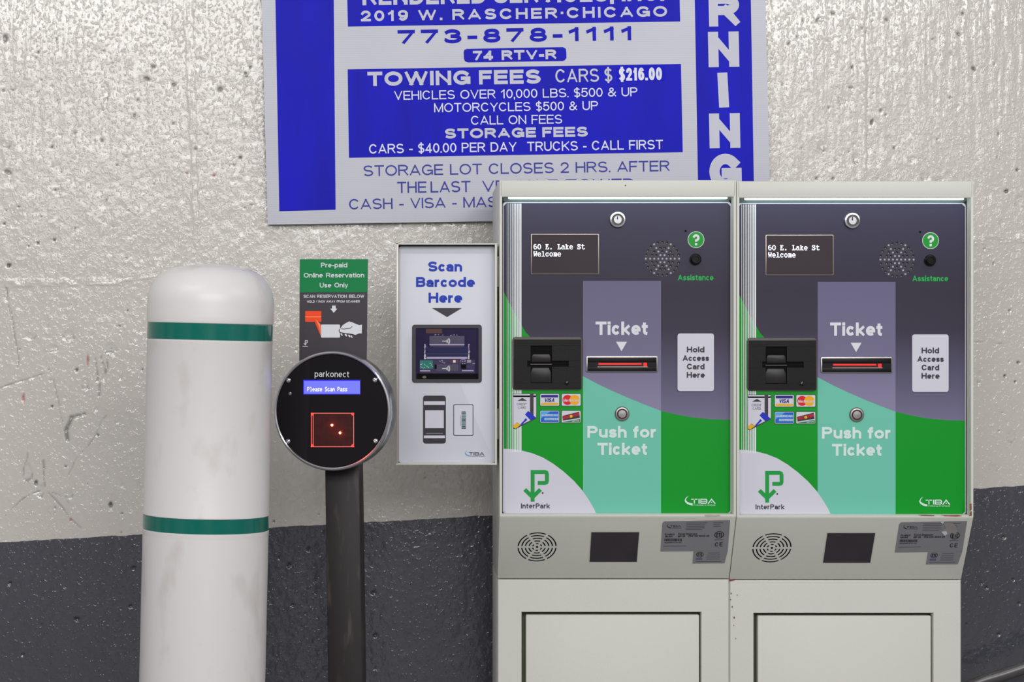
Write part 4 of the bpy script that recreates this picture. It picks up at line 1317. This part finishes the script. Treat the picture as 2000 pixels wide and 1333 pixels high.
# ------------------------------------------------------------------ barcode scan box hung on the left kiosk
def make_scan_box():
    YB = 3.70
    X = lambda v, y=YB: kx(v, y)
    Z = lambda v, y=YB: kz(v, y)
    L = Vector((X(871), YB, Z(908)))
    t = thing('barcode_scan_box', 'slim white-faced scan box with blue heading, fixed to the left kiosk side', 'scanner', L)
    x0, x1, z0, z1 = X(773.6), X(970.6), Z(908.6), Z(475.4)
    shell = mat('galvanised_grey', rgb(176, 172, 168), .36, .35, var=.04, vscale=20)
    m = M()
    m.box((x0, YB, z1 - .0022), (x1 + .001, YB + .10, z1), cream, .0006)
    m.box((x0, YB - .0006, z0), (x1, YB + .10, z0 + .0024), cream, .0006)
    m.box((x0, YB, z0), (x0 + .0042, YB + .10, z1), shell, .0006)
    m.box((X(966.6), YB, z0 + .002), (X(970.6), YB + .10, z1 - .002), cream, .0006)
    m.box((x0 + .002, YB + .024, z0 + .001), (x1 - .002, YB + .10, z1 - .001), gap_dark)
    m.build('enclosure', t, L, label='bare metal box with thin folded edges')
    for a, c in ((500, 560), (800, 860)):
        b = M()
        b.box((x1 - .004, YB + .03, Z(c)), (kx(975.3), YB + .08, Z(a)), shell)
        b.build('mounting_bracket', t, L)
    yf = YB + .020
    face_w = mat('white_acrylic', rgb(202, 205, 215), .38, var=.015, vscale=5)
    f = M()
    f.prism(rrect(kx(778.8, yf), kz(904.8, yf), kx(966.6, yf), kz(481.4, yf), .004), yf, yf + .006, face_w, .0008)
    f = f.build('face_plate', t, L, label='glossy white face plate')
    g = G((0, yf - .0002, 0), (0, -1, 0), L)
    g.k = yf / FPX
    for tx, a, c, y in (('Scan', 836, 902.5, 530.6), ('Barcode', 812.6, 927.4, 561), ('Here', 837, 903, 591.6)):
        q = g.new()
        q.text(tx, a, y, c, y, 19.6, blue_ink, 1, .235, gap=.08).build('lettering', f)
    q = g.new()
    q.poly([(843.5, 602), (902.5, 602), (873.3, 619.6)], ink_dark, 1).build('arrow_mark', f, 'dark down-pointing triangle')
    q = g.new()
    q.rect(826.2, 773.2, 870.8, 867, ink_black, 1, 5)
    q.rect(828, 784.2, 869, 791.4, lav_p, 2)
    q.rect(830.4, 801.8, 866.8, 836.8, lav_p, 2)
    q.rect(832, 846.4, 865, 847.8, label_grey, 2)
    q.rect(828, 851.2, 869, 856.4, lav_p, 2)
    q.build('phone_picture', f, 'dark outline of a phone with pale bars')
    q = g.new()
    q.rect(885.4, 790.2, 924.6, 851.8, ink_black, 1, 3)
    q.rect(886.8, 791.6, 923.2, 850.4, face_w, 2, 2)
    rs = random.Random(8)
    y = 804.2
    while y < 839:
        w = rs.choice((.8, 1.2, 1.8, 2.6))
        q.rect(901.4, y, 910, y + w, teal_bar, 3)
        y += w + rs.choice((.5, .7, 1.0))
    q.line([(899.4, 812), (899.4, 832)], .7, label_grey, 3)
    q.build('ticket_picture', f, 'outlined ticket with a bar code')
    q = g.new()
    swoosh_logo(q, 908, 880.4, .63, mat('pale_blue_swoosh', rgb(110, 150, 210), .4), ink_dark, 1)
    q.build('swoosh_logo', f, 'small blue and black maker mark')
    # window on the reader inside
    w = M()
    yw = yf - .003
    bez = mat('window_bezel', rgb(60, 58, 64), .35, var=.06)
    def bar(x0, y0, x1, y1):
        w.box((kx(x0, yw), yw, kz(y1, yw)), (kx(x1, yw), yf + .0002, kz(y0, yw)), bez, .0008)
    outl = rrect(kx(805, yw), kz(748, yw), kx(941, yw), kz(634.6, yw), .0045)
    inn = rrect(kx(812, yw), kz(741.6, yw), kx(934.6, yw), kz(641.2, yw), .002)
    n = len(outl)
    vs = [(p[0], yw + .0012, p[1]) for p in outl] + [(p[0] * .985 + kx(873, yw) * .015, yw, p[1] * .985 + kz(691, yw) * .015) for p in outl] + [(p[0], yw, p[1]) for p in inn] + [(p[0], yf, p[1]) for p in inn] + [(p[0], yf, p[1]) for p in outl]
    fs = []
    for a, c in ((4, 0), (0, 1), (1, 2), (2, 3)):
        for i in range(n):
            j = (i + 1) % n
            fs.append([a * n + i, a * n + j, c * n + j, c * n + i])
    w.add(vs, fs, bez)
    w = w.build('reader_window', t, L, label='rounded dark frame of the reader window')
    y2 = yf - .0006
    gb = G((0, y2, 0), (0, -1, 0), L)
    gb.k = y2 / FPX
    deep = mat('indigo_circuit_board', rgb(38, 30, 66), .12, var=.25, vscale=60)
    purp = mat('purple_grey_part', rgb(72, 68, 92), .3, var=.15, vscale=80)
    navy = mat('navy_band', rgb(34, 34, 78), .2)
    pale = mat('pale_violet_bar', rgb(168, 158, 190), .35)
    teal = mat('teal_chip_board', rgb(16, 118, 108), .35, var=.2, vscale=300)
    q = gb.new()
    k = 170 / 1619
    W = lambda a: (790 + a[0] * k, 620 + a[1] * k)
    def r(x0, y0, x1, y1, mt, ly):
        q.rect(*W((x0, y0)), *W((x1, y1)), mt, ly)
    q.rect(811, 640, 935.6, 742.8, deep, 0)
    r(400, 215, 700, 300, mat('brown_glimpse', rgb(76, 44, 40), .4), 1)
    r(230, 1050, 1370, 1150, black_deep, 1)
    r(465, 350, 1115, 500, purp, 2); r(465, 500, 1115, 522, pale, 3); r(480, 522, 1110, 546, purp, 2)
    r(410, 550, 1170, 735, navy, 2); r(410, 678, 1170, 686, purp, 3); r(410, 738, 1170, 776, pale, 3)
    r(285, 790, 1305, 1045, mat('plum_board', rgb(58, 48, 84), .25, var=.2, vscale=120), 1)
    r(285, 805, 525, 960, teal, 3); r(290, 985, 478, 1010, pale, 3); r(1070, 985, 1285, 1006, pale, 3)
    r(590, 880, 1000, 1000, purp, 2); r(560, 880, 600, 960, black_deep, 3); r(1050, 870, 1150, 960, black_deep, 3)
    r(1165, 795, 1238, 845, mat('grey_chip', rgb(150, 146, 140), .4), 3); r(860, 795, 990, 850, mat('maroon_part', rgb(90, 44, 50), .4), 2); r(905, 800, 950, 845, white_ink, 3)
    rs = random.Random(5)
    for y in range(500, 775, 26):
        h_ = rs.randint(10, 22)
        r(365, y, 365 + rs.randint(22, 38), y + h_, white_ink if y > 640 else pale, 3)
        r(1185, y, 1185 + rs.randint(18, 36), y + h_, white_ink if y > 640 else pale, 3)
    for _ in range(22):
        x, y = rs.randint(290, 520), rs.randint(830, 955)
        r(x, y, x + rs.randint(6, 22), y + rs.randint(6, 14), white_ink, 4)
    for _ in range(12):
        x, y = rs.randint(540, 1040), rs.randint(318, 335)
        r(x, y, x + rs.randint(10, 26), y + 10, pale, 3)
    for x, y in ((650, 810), (690, 800), (700, 830), (730, 845), (1070, 815), (1110, 815), (1070, 860), (1110, 860), (1265, 855), (1290, 855)):
        r(x, y, x + 22, y + 14, pale, 4)
    for a0, a1 in ((200, 160), ):
        q.disc(*W((1090, 840)), 6.4, pale, 3, a0=20, a1=170, inner=5.6, n=14)
    for cy in (445, 955):
        r(700, cy - 6, 775, cy + 6, white_ink, 4)
        for rr in (3.4, 5.6, 7.8, 9.6):
            q.disc(*W((752, cy)), rr + .5, white_ink, 4, a0=-38, a1=38, inner=rr - .5, n=8)
    q.disc(*W((370, 1115)), 4, mat('tan_glimpse', rgb(112, 96, 84), .5), 4, ry=2.6, n=14)
    q.build('circuit_board', w, 'indigo electronics with pale bars and a teal chip')
    return t
make_scan_box()

# ------------------------------------------------------------------ round pass scanner on its black post
def make_scanner():
    YS = 3.55
    th = R(10.0)
    N = Vector((-math.sin(th), -math.cos(th), .012)).normalized()
    C0 = px3(648.4, 803, YS)
    L = Vector((px3(676, 1333, 3.60).x, 3.60, 0))
    t = thing('pass_scanner', 'round black pass scanner on a black post, below a green-topped placard', 'scanner', L)
    # frame with local -Y along N
    e1 = Vector((0, 0, 1)).cross(N)
    e1 = e1.normalized() if e1.x > 0 else -e1.normalized()
    up = N.cross(e1)
    up = up if up.z > 0 else -up
    H = Matrix(((e1.x, -N.x, up.x, C0.x), (e1.y, -N.y, up.y, C0.y), (e1.z, -N.z, up.z, C0.z), (0, 0, 0, 1)))
    HL = H @ Matrix.Rotation(R(90), 4, 'X')          # lathe axis (+Z) pointing out of the face
    s = YS / FPX
    Rr = 117.6 * s
    ring_m = mat('bright_steel_ring', rgb(196, 196, 202), .22, .9, var=.05, vscale=40)
    barrel_m = mat('dark_barrel', rgb(58, 54, 54), .3, .3, var=.15, vscale=30)
    m = M()
    m.lathe([(Rr * .97, -.055), (Rr * .985, -.052), (Rr * .988, -.004), (Rr * .9, -.003)], barrel_m, 96, HL)
    m.lathe([(0, -.055), (Rr * .97, -.055)], barrel_m, 96, HL)
    m.build('housing', t, L, label='dark round housing')
    m = M()
    m.lathe([(Rr * .975, -.012), (Rr * 1.0, -.011), (Rr * 1.0, -.004), (Rr * .985, .0015), (Rr * .962, .003), (Rr * .945, .0015), (Rr * .942, -.004)], ring_m, 120, HL)
    m.build('rim', t, L, label='bright metal rim')
    face_m = mat('black_glass', rgb(24, 21, 25), .05, var=.2, vscale=6)
    m = M()
    m.lathe([(Rr * .936, -.004), (Rr * .934, -.0006), (Rr * .928, 0), (0, 0)], face_m, 96, HL)
    f = m.build('glass_face', t, L, label='gloss black glass face')
    g = G(C0 + N * .0002, N, L)
    g.k = s
    def part(nm, fn, lab=None, par=f):
        q = g.new()
        fn(q)
        return q.build(nm, par, lab)
    part('lettering', lambda q: q.text('parkonect', 614.6, 736.6, 682, 737.4, 11.6, white_ink, 1, .135, gap=.14, xh=.76))
    lcd_blue = emit('blue_backlight', rgb(92, 96, 238), .95)
    lcd_halo = emit('blue_backlight_edge', rgb(40, 36, 214), .6)
    def lcd(q):
        q.rect(592.4, 742.4, 704, 771, lcd_halo, 1)
        q.rect(594, 745, 703, 769.6, lcd_blue, 2)
        bitmap_line(q, 'Please Scan Pass', SML, 600.6, 756.4, 4.9, .82, 1.2, lcd_white, 3)
    part('pass_screen', lcd, 'lit blue screen with white letters')
    red_line = emit('red_lit_edge', (1, .16, .13, 1), .8)
    red_spot = emit('red_corner_light', (1, .03, .02, 1), 2.2)
    hot = emit('red_diode', (1, .42, .18, 1), 4)
    win_m = mat('scan_window_glass', rgb(64, 26, 26), .25, var=.4, vscale=120)
    def win(q):
        q.rect(608, 807.6, 691, 873.4, win_m, 1)
        for a in ((608, 873.6, 608, 807.4), (611.6, 872, 611.6, 809), (607.6, 807.6, 691.4, 807.6), (690.8, 807.6, 690.8, 873.4), (607.6, 873.2, 691.4, 873.2)):
            q.line([a[:2], a[2:]], 1.0, red_line, 2)
        for p in ((610.6, 809.4), (689, 809.4), (610.6, 871), (689, 871)):
            q.disc(p[0], p[1], 2.6, red_spot, 3, n=14)
    w = part('scan_window', win, 'square window edged in red light', t)
    for p in ((648.6, 831), (664.4, 846)):
        b = M()
        c = g.pt(*p) + N * .0012
        b.lathe([(.0001, .0022), (.0016, .0015), (.0022, 0), (.0016, -.0015), (.0001, -.0022)], hot, 14, Matrix.Translation(c))
        b.build('red_diode', w, L, label='glowing red diode')
        l = bpy.data.lights.new('diode_light', 'POINT')
        l.energy = .004
        l.color = (1, .03, .02)
        l.shadow_soft_size = .002
        lo = bpy.data.objects.new('diode_light', l)
        COL.objects.link(lo)
        lo.location = g.pt(*p) + N * .007
    for px, py, r in ((563.4, 743.4, 4.8), (732.6, 742.6, 4.8), (562.6, 862.6, 4.8), (733.6, 862, 4.8)):
        b = M()
        Mx = Matrix.Translation(g.pt(px, py)) @ Matrix.Rotation(-th, 4, 'Z') @ Matrix.Rotation(R(90), 4, 'X')
        b.lathe([(r * s, 0), (r * s * .95, .0014), (r * s * .6, .0026), (r * s * .34, .0028), (r * s * .3, .0014), (0, .0014)], chrome, 24, Mx)
        b.build('face_screw', t, L, label='domed steel screw')
    b = M()
    Mx = Matrix.Translation(g.pt(566.4, 769.4)) @ Matrix.Rotation(-th, 4, 'Z') @ Matrix.Rotation(R(90), 4, 'X')
    b.lathe([(3.2 * s, 0), (3.1 * s, .001), (2.2 * s, .0012), (2 * s, .0004), (0, .0004)], steel, 20, Mx)
    b.build('small_socket', t, L)
    # post: square tube, leaning a touch, turned like the head
    a = px3(671, 905, 3.60)
    c = px3(677.4, 1333, 3.60)
    dx = (c.x - a.x) / (a.z - c.z)
    w2 = .0285
    m = M()
    b = bmesh.new()
    bmesh.ops.create_cube(b, size=1)
    z1 = kz(868, 3.6)
    for v in b.verts:
        z = 0 if v.co.z < 0 else z1
        p = Matrix.Rotation(-R(5), 3, 'Z') @ Vector((v.co.x * 2 * w2, v.co.y * 2 * w2, 0))
        v.co = Vector((p.x + a.x + (a.z - z) * dx, p.y + 3.60 + w2, z))
    bmesh.ops.bevel(b, geom=b.edges[:], offset=.003, segments=2, affect='EDGES', profile=.5)
    pm, nt, bs = new_mat('scuffed_black_paint')
    tc = nt.nodes.new('ShaderNodeTexCoord')
    mp = nt.nodes.new('ShaderNodeMapping')
    mp.inputs['Scale'].default_value = (26, 26, 5)
    n1 = nt.nodes.new('ShaderNodeTexNoise')
    n1.inputs['Scale'].default_value = 3
    n1.inputs['Detail'].default_value = 6
    rp = nt.nodes.new('ShaderNodeValToRGB')
    rp.color_ramp.elements[0].position, rp.color_ramp.elements[0].color = .56, rgb(36, 31, 33)
    rp.color_ramp.elements[1].position, rp.color_ramp.elements[1].color = .85, rgb(80, 73, 72)
    nt.links.new(tc.outputs['Object'], mp.inputs[0])
    nt.links.new(mp.outputs[0], n1.inputs['Vector'])
    nt.links.new(n1.outputs['Fac'], rp.inputs[0])
    nt.links.new(rp.outputs[0], bs.inputs['Base Color'])
    bs.inputs['Roughness'].default_value = .5
    bs.inputs['Specular IOR Level'].default_value = .3
    m.bm(b, pm)
    m.build('post', t, L, label='scuffed black square post')
    m = M()
    zc = c.x + (c.z) * dx
    m.box((zc - .07, 3.60 + w2 - .07, 0), (zc + .07, 3.60 + w2 + .07, .008), pm, .002)
    m.build('base_plate', t, L)
    # placard rising out of the head
    off = .022
    OP = C0 - N * off
    gp = G(OP, N, L)
    gp.k = OP.y / FPX
    sheet = mat('black_placard', rgb(64, 59, 65), .4, var=.05)
    pgreen = mat('placard_green', rgb(4, 122, 66), .35, var=.05)
    cs = [gp.pt(*p) for p in ((585.4, 506.6), (718, 506.6), (715.6, 708), (584.4, 708))]
    m = M()
    m.add(cs + [p - N * .003 for p in cs], [[0, 1, 2, 3], [4, 5, 6, 7], [0, 1, 5, 4], [1, 2, 6, 5], [2, 3, 7, 6], [3, 0, 4, 7]], sheet)
    pl = m.build('placard', t, L, smooth=0, label='black placard with a green heading')
    def pp(nm, fn, lab=None):
        q = gp.new()
        fn(q)
        return q.build(nm, pl, lab)
    pp('heading_panel', lambda q: q.poly([(585.4, 506.6), (718, 506.6), (717.2, 571), (585, 571.4)], pgreen, 1), 'green heading panel')
    for tx, x0, y0, x1, cap, wt in (('Pre-paid', 627, 522.8, 678.4, 9.2, .17), ('Online Reservation', 593.4, 542.6, 711.4, 9.2, .17), ('Use Only', 624.6, 562, 680, 9.2, .17), ('SCAN RESERVATION BELOW', 592.8, 582.4, 711.4, 6.2, .17), ('HOLD 1 INCH AWAY FROM SCANNER', 600, 591.6, 703, 4.4, .17)):
        pp('lettering', lambda q: q.text(tx, x0, y0, x1, y0 - .3, cap, white_ink, 2, wt, gap=.1, space=.7))
    def art(q):
        q.poly([(648.6, 597.4), (655.8, 597.4), (655.8, 603.2), (659, 603.2), (652, 611.4), (645, 603.2), (648.6, 603.2)], white_ink, 2)
        q.rect(596.2, 608, 627.6, 629, orange_ink, 2)
        q.rect(596.2, 618.2, 627.6, 620.4, orange_pale, 3)
        q.poly([(612.6, 619.6), (626.4, 634), (626.4, 656.4)], orange_pale, 4)
        q.poly([(611, 619.6), (616, 622), (624, 640), (626.4, 656.4)], orange_ink, 5)
        q.rect(627.2, 634.4, 664.4, 660, white_ink, 6, 2)
    pp('scan_picture', art, 'orange scanner beam, white card and down arrow')
    def hand(q):
        k = 170 / 1030
        Wp = lambda pts: [(570 + x * k, 490 + y * k) for x, y in pts]
        q.poly(Wp([(575, 925), (600, 885), (640, 858), (680, 838), (720, 850), (760, 868), (800, 882), (832, 876), (830, 980), (795, 980), (755, 998), (715, 985), (660, 978), (600, 970), (572, 962), (566, 940)]), white_ink, 7)
        q.line(Wp([(590, 925), (622, 928), (655, 922), (690, 920), (715, 898)]), 1.2, sheet, 8)
        q.line(Wp([(566, 930), (560, 950), (572, 970), (640, 980)]), 1.4, sheet, 8)
        for x, y, a in ((590, 993, 14), (640, 1000, 16), (680, 1010, 16), (708, 1018, 12)):
            q.poly(Wp([(x - a, y - 14), (x + a * .4, y - 14), (x + a, y + 8), (x + a * .8, y + 17), (x, y + 12)]), white_ink, 8)
    pp('hand_picture', hand, 'white hand holding the card')
    def plogo(q):
        p_arrow_logo(q, 595.6, 665, .165, white_ink, 2)
        q.rect(591, 676.4, 601.4, 677.6, white_ink, 2)
    pp('arrow_logo', plogo, 'small white P arrow mark')
    return t
make_scanner()

# ------------------------------------------------------------------ bollard
def make_bollard():
    YB = 3.45
    s = YB / FPX
    top, mid = px3(413.5, 515, YB), px3(400.4, 1100, YB)
    lean = math.atan((top.x - mid.x) / (top.z - mid.z))
    bx = mid.x - mid.z * math.tan(lean)
    L = Vector((bx, YB, 0))
    T = Matrix.Translation(L) @ Matrix.Rotation(lean, 4, 'Y')
    t = thing('bollard', 'white plastic-sleeved bollard with two green reflective bands and a rounded cap', 'bollard', L)
    r = 122.6 * s
    zt = top.z
    hz = lambda py: HZ + (CY - py) * s
    wm, nt, b = new_mat('scuffed_white_plastic')
    tc = nt.nodes.new('ShaderNodeTexCoord')
    def nz(sc, det, st):
        mp = nt.nodes.new('ShaderNodeMapping')
        mp.inputs['Scale'].default_value = st
        n = nt.nodes.new('ShaderNodeTexNoise')
        n.inputs['Scale'].default_value = sc
        n.inputs['Detail'].default_value = det
        nt.links.new(tc.outputs['Object'], mp.inputs[0])
        nt.links.new(mp.outputs[0], n.inputs['Vector'])
        return n.outputs['Fac']
    rp = nt.nodes.new('ShaderNodeValToRGB')
    e = rp.color_ramp.elements
    e[0].position, e[0].color = .28, rgb(196, 188, 184)
    e[1].position, e[1].color = .45, rgb(216, 214, 214)
    nt.links.new(nz(14, 6, (1, 1, .5)), rp.inputs[0])
    mx = nt.nodes.new('ShaderNodeMix')
    mx.data_type = 'RGBA'
    r2 = nt.nodes.new('ShaderNodeValToRGB')
    r2.color_ramp.elements[0].position = .66
    r2.color_ramp.elements[1].position = .8
    nt.links.new(nz(30, 5, (1, 1, 1.6)), r2.inputs[0])
    md = nt.nodes.new('ShaderNodeMath')
    md.operation = 'MULTIPLY'
    md.inputs[1].default_value = .13
    nt.links.new(r2.outputs[0], md.inputs[0])
    nt.links.new(md.outputs[0], mx.inputs[0])
    nt.links.new(rp.outputs[0], mx.inputs[6])
    mx.inputs[7].default_value = rgb(168, 160, 152)
    nt.links.new(mx.outputs[2], b.inputs['Base Color'])
    b.inputs['Roughness'].default_value = .36
    def lathe(prof, mt, nm, lab, par=t, tilt=0):
        m = M()
        TT = T
        if tilt:
            zc = sum(p[1] for p in prof) / len(prof)
            TT = T @ Matrix.Translation((0, 0, zc)) @ Matrix.Rotation(tilt, 4, 'Y') @ Matrix.Translation((0, 0, -zc))
        m.lathe(prof, mt, 96, TT)
        return m.build(nm, par, L, label=lab)
    zb0, zb1 = hz(663.5), hz(632.8)
    zl0, zl1 = hz(1033), hz(1005.6)
    lip = .0008
    body = [(0, .0), (r * 1.0, .0), (r, zl0 - .010), (r, zl0 - .007), (r * 1.004, zl0 - .004), (r * 1.004, zl0 - .001), (r * .99, zl0), (r * .99, zl1), (r * 1.004, zl1 + .001), (r * 1.004, zl1 + .004), (r * .999, zl1 + .006),
            (r * .996, zb0 - .006), (r * 1.003, zb0 - .004), (r * 1.003, zb0 - .001), (r * .985, zb0), (r * .985, zb1)]
    cap_r, cap_h = 66 * s, 70 * s
    rt = r * 1.008
    cap = [(r * .985, zb1), (r * 1.002, zb1 + .001), (rt, zb1 + .004), (rt, zb1 + .012)]
    for i in range(0, 15):
        a = R(90 * i / 14)
        cap.append((rt - cap_r + cap_r * math.cos(a), zt - .006 - cap_h + cap_h * math.sin(a)))
    cap += [(rt * .3, zt - .002), (0.0001, zt)]
    lathe(body, wm, 'sleeve', 'white plastic sleeve')
    lathe(cap, wm, 'cap', 'rounded white cap with scuffs')
    band_m = mat('green_reflective_tape', rgb(0, 102, 90), .2, var=.12, vscale=50, coat=.3)
    lathe([(r * .984, zb0 - .0005), (r * .998, zb0), (r * .998, zb1), (r * .984, zb1 + .0005)], band_m, 'reflective_band', 'green tape under the cap', tilt=R(.45))
    lathe([(r * .984, zl0 - .0005), (r * .998, zl0), (r * .998, zl1), (r * .984, zl1 + .0005)], band_m, 'reflective_band', 'green tape lower on the sleeve')
make_bollard()

# ------------------------------------------------------------------ bent pipe along the wall at the right
def make_pipe():
    pm = mat('painted_steel_pipe', rgb(92, 90, 92), .3, .4, var=.15, vscale=40)
    Y = 4.055
    ctrl = [(1838, 1470), (1846, 1400), (1872, 1356), (1910, 1334), (1960, 1318), (2010, 1301), (2060, 1283), (2140, 1254), (2230, 1222)]
    pts = [px3(a, b, Y) for a, b in ctrl]
    pts = [Vector((pts[0].x, Y, 0.001))] + pts + [pts[-1] + Vector((.03, .03, .012)), pts[-1] + Vector((.04, .105, .014))]
    out = []
    for i in range(len(pts) - 1):
        p0, p1, p2, p3 = pts[max(i - 1, 0)], pts[i], pts[i + 1], pts[min(i + 2, len(pts) - 1)]
        for j in range(8):
            u = j / 8
            out.append(.5 * ((2 * p1) + (p2 - p0) * u + (2 * p0 - 5 * p1 + 4 * p2 - p3) * u * u + (3 * p1 - p0 - 3 * p2 + p3) * u ** 3))
    out.append(pts[-1])
    m = M()
    m.tube(out, .0125, pm)
    o = m.build('pipe', None, (pts[0].x, Y, 0), smooth=60)
    o.location = (pts[0].x, Y, 0)
    tag(o, 'dark grey bent pipe low on the charcoal wall, right of the kiosks', 'pipe')
make_pipe()
